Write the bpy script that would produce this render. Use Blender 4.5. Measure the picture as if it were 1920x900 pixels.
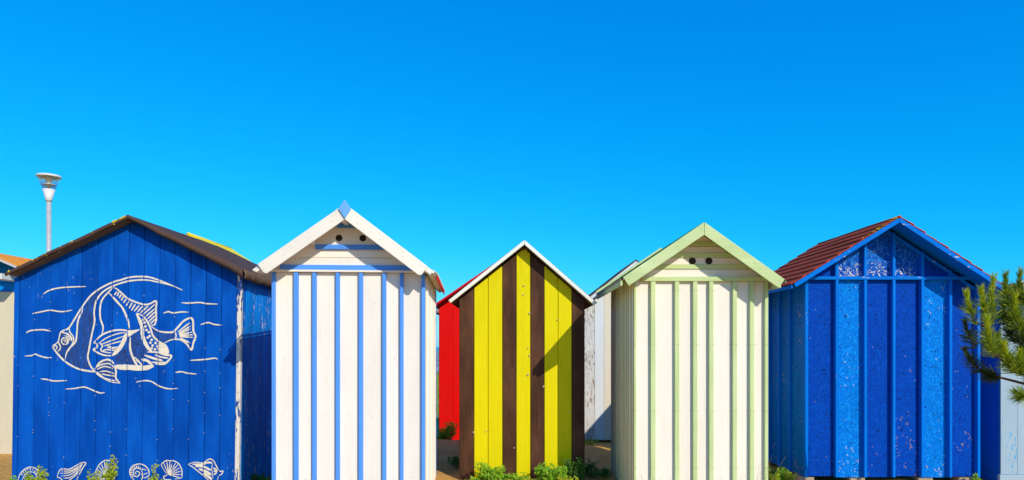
import bpy, bmesh, math, random
from mathutils import Vector, Matrix, noise
R = math.radians
S = bpy.context.scene
for o in list(bpy.data.objects): bpy.data.objects.remove(o)
COL = S.collection
rng = random.Random(7); jit = random.Random(11)

# ------------------------------------------------------------------ camera, sky, sun, exposure
FPX = 1280.0; EYE = 1.6; HZ = 651.0
cd = bpy.data.cameras.new('camera'); cam = bpy.data.objects.new('camera', cd); COL.objects.link(cam)
cam.location = (0, 0, EYE); cam.rotation_euler = (R(90), 0, 0)
cd.sensor_width = 36; cd.lens = 24; cd.shift_y = (HZ-450)/1920; cd.clip_start = 0.05; cd.clip_end = 20000
S.camera = cam
SUN = Vector((0.66, -1.0, 0.75)).normalized()          # direction towards the sun
EL = math.asin(SUN.z); AZ = math.atan2(SUN.x, SUN.y)
w = bpy.data.worlds.new('World'); S.world = w; w.use_nodes = True
nt = w.node_tree; bg = nt.nodes['Background']
sky = nt.nodes.new('ShaderNodeTexSky'); sky.sky_type = 'NISHITA'; sky.sun_disc = False
sky.sun_elevation = EL; sky.sun_rotation = AZ % (2*math.pi)
sky.air_density = 1.0; sky.dust_density = 0.35; sky.ozone_density = 2.2; sky.altitude = 0
# camera grade of the whole sky: one smooth curve per colour channel, the same in every direction
sep = nt.nodes.new('ShaderNodeSeparateColor'); com = nt.nodes.new('ShaderNodeCombineColor'); nt.links.new(sky.outputs[0], sep.inputs[0])
for ch, (p_, k_) in enumerate(((3.6, 0.0011), (0.83, 0.82), (0.42, 2.80))):
    pw = nt.nodes.new('ShaderNodeMath'); pw.operation = 'POWER'; pw.inputs[1].default_value = p_
    ml_ = nt.nodes.new('ShaderNodeMath'); ml_.operation = 'MULTIPLY'; ml_.inputs[1].default_value = k_
    nt.links.new(sep.outputs[ch], pw.inputs[0]); nt.links.new(pw.outputs[0], ml_.inputs[0]); nt.links.new(ml_.outputs[0], com.inputs[ch])
nt.links.new(com.outputs[0], bg.inputs[0])
bg.inputs[1].default_value = 0.15
sd = bpy.data.lights.new('sun', 'SUN'); sun = bpy.data.objects.new('sun', sd); COL.objects.link(sun)
sd.energy = 3.45; sd.angle = R(0.5); sd.color = (1.0, 0.915, 0.785)
sun.rotation_euler = SUN.to_track_quat('Z', 'Y').to_euler(); sun.location = (8, -10, 12)
vs = S.view_settings; vs.view_transform = 'Standard'; vs.look = 'None'; vs.gamma = 1; vs.exposure = 0.25
vs.use_curve_mapping = False

# ------------------------------------------------------------------ node helpers and materials
class NB:
    def __init__(s, name):
        s.m = bpy.data.materials.new(name); s.m.use_nodes = True; s.t = s.m.node_tree
        s.b = s.t.nodes['Principled BSDF']
    def n(s, typ, props=None, **ins):
        nd = s.t.nodes.new(typ)
        for k, v in (props or {}).items(): setattr(nd, k, v)
        for k, v in ins.items():
            k2 = int(k[1:]) if k[0] == 'i' and k[1:].isdigit() else k
            s.put(nd.inputs[k2], v)
        return nd
    def put(s, sock, v):
        if isinstance(v, bpy.types.NodeSocket): s.t.links.new(v, sock)
        elif isinstance(v, bpy.types.Node): s.t.links.new(v.outputs[0], sock)
        else:
            if isinstance(v, tuple) and len(v) == 4 and sock.type == 'VECTOR': v = v[:3]
            sock.default_value = v
    def math(s, op, a, b=0.0, clamp=False):
        return s.n('ShaderNodeMath', {'operation': op, 'use_clamp': clamp}, i0=a, i1=b).outputs[0]
    def step(s, v, lo, hi):
        nd = s.n('ShaderNodeMapRange', {'clamp': True}, Value=v)
        nd.inputs['From Min'].default_value = lo; nd.inputs['From Max'].default_value = hi
        return nd.outputs[0]
    def mix(s, fac, a, b, mode='MIX'):
        nd = s.n('ShaderNodeMix', {'data_type': 'RGBA', 'blend_type': mode})
        s.put(nd.inputs[0], fac); s.put(nd.inputs[6], a); s.put(nd.inputs[7], b)
        return nd.outputs[2]
    def coords(s, rnd=True):
        tc = s.n('ShaderNodeTexCoord').outputs['Object']
        if not rnd: return tc
        oi = s.n('ShaderNodeObjectInfo')
        s.rand = oi.outputs['Random']
        off = s.n('ShaderNodeCombineXYZ', X=s.math('MULTIPLY', s.rand, 37.0), Y=s.math('MULTIPLY', s.rand, 91.0), Z=s.math('MULTIPLY', s.rand, 17.0))
        return s.n('ShaderNodeVectorMath', {'operation': 'ADD'}, i0=tc, i1=off.outputs[0]).outputs[0]
    def noise(s, vec, scale=(1, 1, 1), sc=1.0, detail=3.0, rough=0.55, rot=(0, 0, 0), dist=0.0):
        mp = s.n('ShaderNodeMapping', Vector=vec, Scale=scale, Rotation=rot)
        return s.n('ShaderNodeTexNoise', Vector=mp.outputs[0], Scale=sc, Detail=detail, Roughness=rough, Distortion=dist).outputs[0]
    def vor(s, vec, scale, rot=(0, 0, 0)):
        mp = s.n('ShaderNodeMapping', Vector=s.n('ShaderNodeMapping', Vector=vec, Rotation=rot).outputs[0], Scale=scale)
        return s.n('ShaderNodeTexVoronoi', Vector=mp.outputs[0], Scale=1.0)
    def bump(s, h, strength=0.3, dist=0.004):
        s.put(s.b.inputs['Normal'], s.n('ShaderNodeBump', Height=h, Strength=strength, Distance=dist).outputs[0])

def c4(c): return (c[0], c[1], c[2], 1.0)
def paint(name, col, rough=0.5, var=0.22, grain=0.35, axis='z', chip=None, chip_amt=0.0, speck=(0.02, 0.02, 0.03), speck_amt=0.5, fade=None, spec=0.10, dirt=None):
    """painted timber: grain stretched along the board, slow fading, small knocks and peeled flakes"""
    b = NB(name); v = b.coords()
    st = {'z': (42, 42, 2.2), 'x': (2.2, 42, 42), 'y': (42, 2.2, 42)}[axis]
    sl = {'z': (3, 3, 0.9), 'x': (0.9, 3, 3), 'y': (3, 0.9, 3)}[axis]
    g = b.noise(v, st, detail=4, rough=0.6, dist=0.6)
    slow = b.noise(v, sl, sc=1.6, detail=4)
    k = b.math('ADD', b.math('MULTIPLY', b.math('SUBTRACT', g, 0.5), var), b.math('MULTIPLY', b.math('SUBTRACT', slow, 0.5), var*1.6))
    k = b.math('ADD', b.math('ADD', k, 0.955), b.math('MULTIPLY', b.rand, 0.09))
    base = c4(col)
    c = base
    if fade: c = b.mix(b.step(slow, 0.42, 0.75), base, c4(fade))
    vm = b.n('ShaderNodeVectorMath', {'operation': 'SCALE'}, i0=c); b.put(vm.inputs['Scale'], k)
    c = vm.outputs[0]
    fine = b.noise(v, (1, 1, 1), sc=55, detail=2)
    mask2 = b.noise(v, (1, 1, 1), sc=4.0, detail=2)
    sp = b.step(b.math('ADD', fine, b.math('MULTIPLY', mask2, 0.25)), 0.905 - 0.02*speck_amt, 0.935 - 0.02*speck_amt)
    c = b.mix(b.math('MULTIPLY', sp, 0.85), c, c4(speck))
    if dirt:
        d = b.step(b.noise(v, (6, 6, 1.2), sc=1.0, detail=5, rough=0.7), 0.56, 0.78)
        c = b.mix(b.math('MULTIPLY', d, 0.45), c, c4(dirt))
    h = g
    if chip:
        cs = {'z': (48, 48, 11), 'x': (11, 48, 48), 'y': (48, 11, 48)}[axis]
        f = b.noise(v, cs, detail=5, rough=0.65)
        msk = b.noise(v, (1, 1, 1), sc=1.7, detail=1)
        pk = b.step(b.math('ADD', f, b.math('MULTIPLY', msk, 0.45)), 1.0 - chip_amt, 1.035 - chip_amt)
        c = b.mix(pk, c, c4(chip)); h = b.math('SUBTRACT', g, b.math('MULTIPLY', pk, 0.7))
    b.put(b.b.inputs['Base Color'], c)
    b.put(b.b.inputs['Roughness'], b.math('ADD', b.math('MULTIPLY', g, 0.25), rough-0.1))
    b.b.inputs['Specular IOR Level'].default_value = spec
    b.bump(h, grain, 0.003)
    return b.m

def osb(name, col, alt, bare=(0.62, 0.47, 0.30), bare_amt=0.03, peel=0.0, rough=0.5, bare_z=None, scuff=0.0):
    """painted strand board: long flakes lying every way, some bare"""
    b = NB(name); v0 = b.coords()
    sx = b.n('ShaderNodeSeparateXYZ', Vector=v0)
    v = b.n('ShaderNodeCombineXYZ', X=b.math('ADD', sx.outputs[0], sx.outputs[1]), Y=0.0, Z=sx.outputs[2]).outputs[0]
    wob = b.n('ShaderNodeTexNoise', Vector=v, Scale=9.0, Detail=2.0)
    v = b.n('ShaderNodeVectorMath', {'operation': 'ADD'}, i0=v, i1=b.n('ShaderNodeVectorMath', {'operation': 'SCALE', }, i0=wob.outputs['Color']).outputs[0]).outputs[0]
    for nd in b.t.nodes:
        if nd.type == 'VECT_MATH' and nd.operation == 'SCALE': nd.inputs['Scale'].default_value = 0.05
    ls = [b.vor(v, (26, 1, 150), (0, R(a), 0)) for a in (24, 78, -47, 118)]
    rs = [b.n('ShaderNodeSeparateColor', Color=l.outputs['Color']).outputs[0] for l in ls]
    pick = b.n('ShaderNodeSeparateColor', Color=b.vor(v, (19, 1, 24)).outputs['Color'])
    p1 = b.step(pick.outputs[0], 0.49, 0.51); p2 = b.step(pick.outputs[1], 0.49, 0.51)
    def lerp(f, a, c): return b.math('ADD', b.math('MULTIPLY', a, b.math('SUBTRACT', 1.0, f)), b.math('MULTIPLY', c, f))
    r = lerp(p1, lerp(p2, rs[0], rs[1]), lerp(p2, rs[2], rs[3]))
    slow = b.noise(v0, (1, 1, 1), sc=1.8, detail=3)
    k = b.math('ADD', b.math('ADD', b.math('MULTIPLY', r, 0.30), b.math('MULTIPLY', slow, 0.3)), 0.70)
    c = b.mix(b.step(r, 0.72, 0.86), c4(col), c4(alt))
    vm = b.n('ShaderNodeVectorMath', {'operation': 'SCALE'}, i0=c); b.put(vm.inputs['Scale'], k); c = vm.outputs[0]
    thr = b.math('SUBTRACT', 1.06 - bare_amt, b.math('MULTIPLY', b.step(slow, 0.35, 0.7), 0.075 + peel))
    if scuff:                                           # feet and blown sand scuff the lower boards
        zc = b.n('ShaderNodeSeparateXYZ', Vector=b.n('ShaderNodeTexCoord').outputs['Object']).outputs[2]
        thr = b.math('SUBTRACT', thr, b.math('MULTIPLY', b.step(b.math('ADD', zc, b.math('MULTIPLY', slow, 0.9)), 1.35, 0.5), scuff))
    if bare_z:                                         # fewer bare flakes towards the top of the gable
        zc = b.n('ShaderNodeSeparateXYZ', Vector=b.n('ShaderNodeTexCoord').outputs['Object']).outputs[2]
        thr = b.math('ADD', thr, b.math('MULTIPLY', b.step(b.math('ADD', zc, b.math('MULTIPLY', slow, 0.25)), bare_z[0], bare_z[1]), 0.42))
    bm_ = b.math('GREATER_THAN', r, thr)
    tone = b.mix(b.noise(v0, sc=30, detail=2), c4([x*0.6 for x in bare]), c4(bare))
    c = b.mix(bm_, c, tone)
    dk = b.math('LESS_THAN', r, 0.022); c = b.mix(dk, c, (0.004, 0.012, 0.04, 1))
    b.put(b.b.inputs['Base Color'], c); b.b.inputs['Roughness'].default_value = rough
    b.b.inputs['Specular IOR Level'].default_value = 0.03
    b.bump(b.math('ADD', r, b.math('MULTIPLY', b.noise(v0, sc=120, detail=2), 0.2)), 0.35, 0.004)
    return b.m

def plain(name, col, rough=0.6, metal=0.0, nsc=12.0, var=0.25, bumps=0.1, alt=None, trans=0.0, rnd=True, emis=None):
    b = NB(name); v = b.coords(rnd)
    nz = b.noise(v, sc=nsc, detail=5)
    a = alt or [x*(1-var) for x in col]
    c = b.mix(b.step(nz, 0.3, 0.7), c4(a), c4(col))
    b.put(b.b.inputs['Base Color'], c); b.b.inputs['Roughness'].default_value = rough; b.b.inputs['Metallic'].default_value = metal; b.b.inputs['Specular IOR Level'].default_value = 0.15
    if trans: b.b.inputs['Transmission Weight'].default_value = trans
    if bumps: b.bump(nz, bumps, 0.004)
    return b.m

def leafmat(name, c1, c2, trl=0.35):
    b = NB(name)
    geo = b.n('ShaderNodeNewGeometry')
    c = b.mix(geo.outputs['Random Per Island'], c4(c1), c4(c2))
    b.put(b.b.inputs['Base Color'], c); b.b.inputs['Roughness'].default_value = 0.5
    b.b.inputs['Specular IOR Level'].default_value = 0.3
    tr = b.n('ShaderNodeBsdfTranslucent', Color=c)
    mx = b.n('ShaderNodeMixShader', i0=trl, i1=b.b.outputs[0], i2=tr.outputs[0])
    b.put(b.t.nodes['Material Output'].inputs[0], mx.outputs[0])
    return b.m

WHITE = (0.81, 0.745, 0.645)
M = {}
M['blue1'] = paint('blue paint', (0.002, 0.066, 0.38), var=0.42, chip=(0.45, 0.45, 0.42), chip_amt=0.035, speck=(0.01, 0.02, 0.03), fade=(0.003, 0.098, 0.47), grain=0.45, spec=0.03)
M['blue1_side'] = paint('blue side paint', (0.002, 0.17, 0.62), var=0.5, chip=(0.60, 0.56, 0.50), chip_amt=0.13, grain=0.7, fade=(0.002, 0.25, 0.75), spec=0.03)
M['blue1_post'] = paint('peeling blue corner paint', (0.02, 0.07, 0.30), var=0.5, chip=(0.72, 0.66, 0.58), chip_amt=0.36, grain=0.8)
M['white2'] = paint('white paint', WHITE, var=0.11, dirt=(0.64, 0.53, 0.40), speck=(0.35, 0.22, 0.12), speck_amt=-0.6, grain=0.35, rough=0.45)
M['white2x'] = paint('white board paint', WHITE, var=0.11, dirt=(0.64, 0.53, 0.40), speck=(0.35, 0.22, 0.12), speck_amt=-0.6, grain=0.35, axis='x', rough=0.45)
M['sky2'] = paint('sky blue paint', (0.085, 0.29, 0.84), var=0.10, speck=(0.25, 0.32, 0.45), speck_amt=0.0, grain=0.35)
M['sky2x'] = paint('sky blue board paint', (0.085, 0.29, 0.84), var=0.10, speck=(0.25, 0.32, 0.45), speck_amt=0.0, grain=0.35, axis='x')
M['red_edge'] = paint('red edge paint', (0.75, 0.008, 0.006), var=0.15)
M['yellow3'] = paint('yellow paint', (0.71, 0.62, 0.002), var=0.26, speck=(0.30, 0.24, 0.03), speck_amt=-0.3, fade=(0.62, 0.54, 0.003), grain=0.25)
M['brown3'] = paint('brown stain', (0.066, 0.029, 0.016), var=0.9, speck=(0.45, 0.38, 0.28), speck_amt=-0.5, fade=(0.105, 0.045, 0.024), grain=0.5, dirt=(0.16, 0.055, 0.03))
M['ivory3'] = paint('ivory paint', (0.74, 0.74, 0.64), var=0.12, axis='x')
M['soffit'] = paint('dark bare soffit', (0.17, 0.115, 0.06), var=0.5, axis='y', rough=0.8)
M['cream4'] = paint('cream paint', (0.82, 0.755, 0.66), var=0.12, speck=(0.42, 0.28, 0.16), speck_amt=-0.2, grain=0.6, dirt=(0.70, 0.58, 0.46), rough=0.5)
M['cream4x'] = paint('cream board paint', (0.82, 0.755, 0.66), var=0.12, speck=(0.42, 0.28, 0.16), speck_amt=-0.2, grain=0.6, axis='x')
M['green4'] = paint('pale green paint', (0.52, 0.63, 0.29), var=0.18, speck=(0.25, 0.22, 0.05), speck_amt=0.1, grain=0.5, fade=(0.59, 0.68, 0.36))
M['green4x'] = paint('pale green board paint', (0.52, 0.63, 0.29), var=0.18, speck=(0.25, 0.22, 0.05), speck_amt=0.1, grain=0.6, axis='x', fade=(0.59, 0.68, 0.36))
M['shingle4'] = plain('green shingle', (0.015, 0.17, 0.075), rough=0.85, nsc=90, var=0.5, bumps=0.4)
M['felt_edge'] = plain('torn felt edge', (0.55, 0.45, 0.30), rough=0.9, nsc=30, var=0.4, bumps=0.4)
M['dark5'] = osb('dark blue strand board', (0.001, 0.052, 0.38), (0.001, 0.068, 0.43), bare=(0.40, 0.25, 0.12), bare_amt=0.004, scuff=0.034)
M['light5'] = osb('light blue strand board', (0.001, 0.165, 0.64), (0.004, 0.25, 0.74), bare=(0.62, 0.64, 0.60), bare_amt=0.018, scuff=0.02)
M['peel5'] = osb('peeling blue strand board', (0.002, 0.085, 0.45), (0.04, 0.24, 0.62), bare=(0.82, 0.74, 0.60), bare_amt=0.20, peel=0.30, bare_z=(2.48, 2.72))
M['side5'] = osb('side strand board', (0.002, 0.14, 0.50), (0.002, 0.18, 0.52), bare_amt=0.02)
M['batten5'] = paint('bright blue batten paint', (0.001, 0.165, 0.66), var=0.24, chip=(0.65, 0.62, 0.55), chip_amt=0.05, spec=0.03)
M['batten5x'] = paint('bright blue rail paint', (0.001, 0.165, 0.66), var=0.24, chip=(0.65, 0.62, 0.55), chip_amt=0.10, axis='x', spec=0.03)
M['shingle5'] = plain('red brown shingle', (0.70, 0.085, 0.025), rough=0.9, nsc=120, var=0.45, bumps=0.5)
M['felt'] = plain('brown roofing felt', (0.105, 0.060, 0.045), rough=0.85, nsc=70, var=0.35, bumps=0.35)
M['felt_hem'] = plain('weathered felt hem', (0.20, 0.115, 0.06), rough=0.85, nsc=14, var=0.5, bumps=0.35)
M['black'] = plain('black gap', (0.008, 0.007, 0.007), rough=0.9, bumps=0)
M['mesh'] = plain('vent mesh', (0.11, 0.085, 0.06), rough=0.5, metal=0.4)
M['red'] = paint('red paint', (0.82, 0.004, 0.002), fade=(0.66, 0.006, 0.004), var=0.26, speck=(0.75, 0.5, 0.4), speck_amt=-0.6)
M['redx'] = paint('red fascia paint', (0.55, 0.006, 0.012), var=0.2, axis='x')
M['bare_wood'] = paint('bare wood', (0.33, 0.19, 0.12), var=0.5, axis='y')
M['grey_white'] = paint('weathered grey white paint', (0.66, 0.65, 0.60), var=0.25, chip=(0.36, 0.25, 0.17), chip_amt=0.21, grain=0.7)
M['pale_white'] = paint('pale white paint', (0.68, 0.70, 0.69), var=0.1, speck=(0.3, 0.2, 0.15), speck_amt=-0.1)
M['cream_pale'] = paint('pale cream paint', (0.75, 0.66, 0.50), var=0.1)
M['cream_left'] = paint('ivory board paint', (0.66, 0.58, 0.41), var=0.12)
M['cyan_x'] = paint('cyan blue board paint', (0.002, 0.21, 0.66), var=0.25, axis='x')
M['orange'] = plain('orange roofing', (0.92, 0.31, 0.03), rough=0.8, nsc=8, var=0.15)
M['yellow_roof'] = plain('yellow roofing', (0.90, 0.66, 0.01), rough=0.6, nsc=8, var=0.12)
M['grey_fascia'] = paint('grey fascia paint', (0.5, 0.48, 0.46), axis='x')
M['hut6'] = paint('pale blue grey paint', (0.33, 0.44, 0.52), var=0.14, chip=(0.03, 0.36, 0.66), chip_amt=0.13, speck=(0.01, 0.03, 0.05), speck_amt=1.6)
M['hut6_side'] = paint('shaded side blue', (0.004, 0.13, 0.58), var=0.2)  # side wall of the pale hut, its shade put into a deeper blue
M['beige_x'] = paint('beige fascia paint', (0.66, 0.53, 0.42), var=0.12, axis='x')
M['mural'] = plain('white mural paint', (0.80, 0.71, 0.55), rough=0.6, nsc=25, var=0.18, bumps=0.05)
M['muralwash'] = None
M['steel'] = plain('galvanised steel', (0.62, 0.59, 0.56), rough=0.45, metal=0.3, nsc=9, var=0.2)
M['lampwhite'] = plain('white lamp enamel', (0.72, 0.69, 0.66), rough=0.4, nsc=5, var=0.1)
M['reflector'] = plain('gold reflector', (0.85, 0.66, 0.38), rough=0.4, metal=0.1)
M['nail'] = plain('rusty nail', (0.12, 0.07, 0.045), rough=0.7)
M['lichen'] = plain('yellow lichen', (0.70, 0.48, 0.02), rough=0.95, nsc=60)
M['snail'] = plain('snail shell', (0.62, 0.52, 0.38), rough=0.5, nsc=120, var=0.5)
M['snail_dark'] = plain('brown snail shell', (0.30, 0.18, 0.07), rough=0.6, nsc=120, var=0.6)
M['block'] = plain('concrete block', (0.45, 0.36, 0.25), rough=0.9, nsc=30)
M['leaf'] = leafmat('bright weed leaf', (0.12, 0.36, 0.012), (0.34, 0.55, 0.02), 0.35)
M['leaf_dark'] = leafmat('shaded weed leaf', (0.03, 0.13, 0.015), (0.09, 0.22, 0.02), 0.3)  # weed leaf for shaded spots, the shade put into a darker green
M['leaf_yel'] = leafmat('yellow green weed leaf', (0.25, 0.42, 0.012), (0.52, 0.52, 0.02), 0.35)
M['stem'] = plain('weed stem', (0.30, 0.20, 0.09), rough=0.7)
M['straw'] = plain('dry straw', (0.42, 0.31, 0.14), rough=0.8)
M['grass'] = leafmat('dune grass', (0.16, 0.24, 0.03), (0.40, 0.36, 0.09), 0.25)
M['needle'] = leafmat('pine needle', (0.09, 0.21, 0.015), (0.46, 0.50, 0.03), 0.3)
M['needle_new'] = leafmat('fresh pine needle', (0.30, 0.42, 0.012), (0.72, 0.70, 0.03), 0.35)
M['needle_dark'] = leafmat('old pine needle', (0.03, 0.075, 0.02), (0.10, 0.12, 0.025), 0.2)
M['bark'] = plain('pine bark', (0.17, 0.095, 0.05), rough=0.9, nsc=30, var=0.5, bumps=0.6)
# clear lamp shade
gb = NB('clear lamp shade'); gb.b.inputs['Base Color'].default_value = (0.93, 0.96, 1, 1); gb.b.inputs['Roughness'].default_value = 0.03
gb.b.inputs['Transmission Weight'].default_value = 1.0; gb.b.inputs['IOR'].default_value = 1.45
gt = gb.n('ShaderNodeBsdfTransparent', Color=(0.95, 0.97, 1, 1)); gmx = gb.n('ShaderNodeMixShader', i0=0.30, i1=gt.outputs[0], i2=gb.b.outputs[0]); gb.put(gb.t.nodes['Material Output'].inputs[0], gmx.outputs[0]); M['glass'] = gb.m
# thin dark wash on the fish, brushed
wb = NB('dark mural wash'); v = wb.coords(False)
wn = wb.noise(v, (26, 26, 9), rot=(0, R(38), 0), detail=5, rough=0.7)
wc = wb.mix(wb.step(wn, 0.36, 0.70), (0.010, 0.026, 0.105, 1), (0.004, 0.085, 0.42, 1))
wc = wb.mix(wb.step(wb.noise(v, (40, 40, 8), rot=(0, R(50), 0), detail=4), 0.66, 0.76), wc, (0.16, 0.12, 0.12, 1))
wb.put(wb.b.inputs['Base Color'], wc); wb.b.inputs['Roughness'].default_value = 0.55; M['muralwash'] = wb.m

# ------------------------------------------------------------------ mesh helpers
def link(name, me, mat, parent=None, kind=None, label=None):
    o = bpy.data.objects.new(name, me); COL.objects.link(o)
    if mat is not None and not me.materials: me.materials.append(M[mat] if isinstance(mat, str) else mat)
    if parent: o.parent = parent
    if kind: o['kind'] = kind
    if label: o['label'] = label
    return o
def fin(bm, name, mat, parent=None, smooth=False, kind=None, label=None):
    me = bpy.data.meshes.new(name)
    if not smooth: bmesh.ops.recalc_face_normals(bm, faces=bm.faces)
    bm.to_mesh(me); bm.free()
    if smooth:
        for p in me.polygons: p.use_smooth = True
    return link(name, me, mat, parent, kind, label)
def prism(poly, a0, a1, axis='y', bev=0.003):
    bm = bmesh.new()
    def P(u, v, a): return (u, a, v) if axis == 'y' else ((a, u, v) if axis == 'x' else (u, v, a))
    A = [bm.verts.new(P(u, v, a0)) for u, v in poly]; B = [bm.verts.new(P(u, v, a1)) for u, v in poly]
    n = len(poly); bm.faces.new(A); bm.faces.new(B[::-1])
    for i in range(n): bm.faces.new((A[i], A[(i+1) % n], B[(i+1) % n], B[i]))
    bmesh.ops.recalc_face_normals(bm, faces=bm.faces)
    if bev:                                            # hand-cut timber is never quite true
        for vv in bm.verts: vv.co += Vector((jit.uniform(-1, 1), jit.uniform(-.7, .7), jit.uniform(-1, 1)))*0.0014
    if bev: bmesh.ops.bevel(bm, geom=list(bm.edges), offset=bev, segments=1, affect='EDGES', clamp_overlap=True)
    return bm
def rect(x0, x1, z0, z1): return [(x0, z0), (x1, z0), (x1, z1), (x0, z1)]
def board(name, poly, a0, a1, mat, parent, axis='y', bev=0.003, label=None):
    return fin(prism(poly, a0, a1, axis, bev), name, mat, parent, label=label)
def tube(bm, pts, rads, seg=6, cap=True):
    pts = [Vector(p) for p in pts]; rings = []
    for i, p in enumerate(pts):
        d = (pts[min(i+1, len(pts)-1)] - pts[max(i-1, 0)]).normalized()
        u = d.cross(Vector((0.31, 0.17, 0.94))); u = u.normalized() if u.length > 1e-4 else Vector((1, 0, 0))
        vv = d.cross(u); r = rads[i] if isinstance(rads, (list, tuple)) else rads
        rings.append([bm.verts.new(p + (u*math.cos(t) + vv*math.sin(t))*r) for t in [2*math.pi*k/seg for k in range(seg)]])
    for a, b in zip(rings, rings[1:]):
        for k in range(seg): bm.faces.new((a[k], a[(k+1) % seg], b[(k+1) % seg], b[k]))
    if cap: bm.faces.new(rings[0][::-1]); bm.faces.new(rings[-1])
def lathe(prof, seg=24, close=False):
    bm = bmesh.new(); rings = []
    for r, z in prof:
        rings.append([bm.verts.new((max(r, 1e-4)*math.cos(2*math.pi*k/seg), max(r, 1e-4)*math.sin(2*math.pi*k/seg), z)) for k in range(seg)])
    pr = list(zip(rings, rings[1:])) + ([(rings[-1], rings[0])] if close else [])
    for a, b in pr:
        for k in range(seg): bm.faces.new((a[k], a[(k+1) % seg], b[(k+1) % seg], b[k]))
    bmesh.ops.recalc_face_normals(bm, faces=bm.faces)
    return bm
def thing(name, label, cat, loc=(0, 0, 0), rz=0.0, ry=0.0, group=None):
    o = bpy.data.objects.new(name, None); COL.objects.link(o); o.empty_display_size = 0.2
    o.location = loc; o.rotation_euler = (0, ry, rz); o['label'] = label; o['category'] = cat
    if group: o['group'] = group
    return o
def tag(o, label, cat, group=None):
    o['label'] = label; o['category'] = cat
    if group: o['group'] = group
    return o
def struct(o): o['kind'] = 'structure'; return o
def X_(px, D): return (px-960)/FPX*D
def Z_(py, D): return EYE + (HZ-py)/FPX*D

class Hut:
    """local frame: x right, y back from the front wall, z up from its base"""
    def __init__(s, label, xc, D, zb, rz=0.0, ry=0.0):
        s.xc, s.D, s.zb, s.ry = xc, D, zb, ry
        s.o = thing('beach_hut', label, 'beach hut', (xc, D, zb), rz, ry, 'wooden beach huts on the sand')
    def px(s, x, y, dy=0.0):
        """a point of the picture that lies on the hut's plane dy behind its front wall"""
        D = s.D + dy; X = X_(x, D) - s.xc; Z = Z_(y, D) - s.zb
        c, q = math.cos(s.ry), math.sin(s.ry)
        return (X*c - Z*q, X*q + Z*c)
    def strip(s, x0, x1, z0, xa, za, ml, mr):
        """vertical board from z0 up to the gable line through (xa, za), slopes ml (left) and mr (right)"""
        top = lambda x: za - (xa-x)*ml if x < xa else za - (x-xa)*mr
        p = [(x0, z0), (x1, z0), (x1, top(x1))]
        if x0 + 0.004 < xa < x1 - 0.004: p.append((xa, za))
        p.append((x0, top(x0))); return p
    def roof(s, xa, za, xl, zl, xr, zr, y0, y1, th, mat, name='roof_panel'):
        out = []
        for (xe, ze) in ((xl, zl), (xr, zr)):
            d = Vector((xe-xa, ze-za)).normalized(); n = Vector((d.y, -d.x));  n = n if n.y < 0 else -n
            g = 0.002 if xe < xa else -0.002
            p = [(xa-g, za), (xe, ze), (xe+n.x*th, ze+n.y*th), (xa-g, za - th/max(abs(d.x), .2))]
            out.append(board(name, p, y0, y1, mat, s.o, bev=0.004))
        return out

def nails(parent, pts, r=0.0035, y=-0.002, mat='nail', n=6):
    bm = bmesh.new()
    for (x, z, yy) in pts:
        vs_ = [bm.verts.new((x + r*math.cos(t), yy+y, z + r*math.sin(t))) for t in [2*math.pi*k/n for k in range(n)]]
        ct = bm.verts.new((x, yy+y-0.0015, z))
        for k in range(n): bm.faces.new((vs_[k], vs_[(k+1) % n], ct))
    fin(bm, 'nail_heads', mat, parent, kind='stuff')

# ------------------------------------------------------------------ ground, shore, sea
def gh(x, y):
    z = 0.05*noise.noise(Vector((x*0.35, y*0.35, 3.1))) + 0.022*noise.noise(Vector((x*1.6, y*1.6, 9.2))) + 0.012*noise.noise(Vector((x*4.5, y*4.5, 1.7)))
    z += 0.045*max(0.0, min(1.0, (y-7.6)/1.2))*max(0.0, min(1.0, (14-y)/3.0))
    z -= 0.03
    t = max(0.0, min(1.0, (y-11.75)/0.8)); z -= 0.2*t*t*(3-2*t)
    if y > 15: z = -0.25 + (z+0.25)*max(0, (17.5-y)/2.5)
    return z
def axisvals(lo, hi, a, b, fine, grow=1.18):
    v = [a + fine*i for i in range(int((b-a)/fine)+1)]
    st = fine; x = v[-1]
    while x < hi: st *= grow; x = min(hi, x+st); v.append(x)
    st = fine; x = v[0]
    while x > lo: st *= grow; x = max(lo, x-st); v.insert(0, x)
    return v
xs = axisvals(-300, 300, -8.5, 8.5, 0.07); ys = axisvals(-120, 17.5, 6.5, 12.6, 0.06)
me = bpy.data.meshes.new('beach_sand')
me.from_pydata([(x, y, gh(x, y)) for y in ys for x in xs], [], [(j*len(xs)+i, j*len(xs)+i+1, (j+1)*len(xs)+i+1, (j+1)*len(xs)+i) for j in range(len(ys)-1) for i in range(len(xs)-1)])
for p in me.polygons: p.use_smooth = True
b = NB('beach sand'); v = b.coords(False)
n1 = b.noise(v, sc=1.3, detail=5); n2 = b.noise(v, sc=14, detail=6, rough=0.7); n3 = b.noise(v, sc=160, detail=2)
c = b.mix(b.step(n2, 0.3, 0.72), (0.54, 0.25, 0.055, 1), (0.72, 0.42, 0.12, 1))
c = b.mix(b.math('MULTIPLY', b.step(n1, 0.5, 0.72), 0.5), c, (0.30, 0.14, 0.04, 1))
c = b.mix(b.step(n3, 0.70, 0.78), c, (0.15, 0.09, 0.05, 1))
b.put(b.b.inputs['Base Color'], c); b.b.inputs['Roughness'].default_value = 0.95; b.b.inputs['Specular IOR Level'].default_value = 0.1
b.bump(b.math('ADD', n2, b.math('MULTIPLY', n3, 0.3)), 0.7, 0.03); M['sand'] = b.m
struct(link('beach_sand', me, 'sand'))
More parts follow.
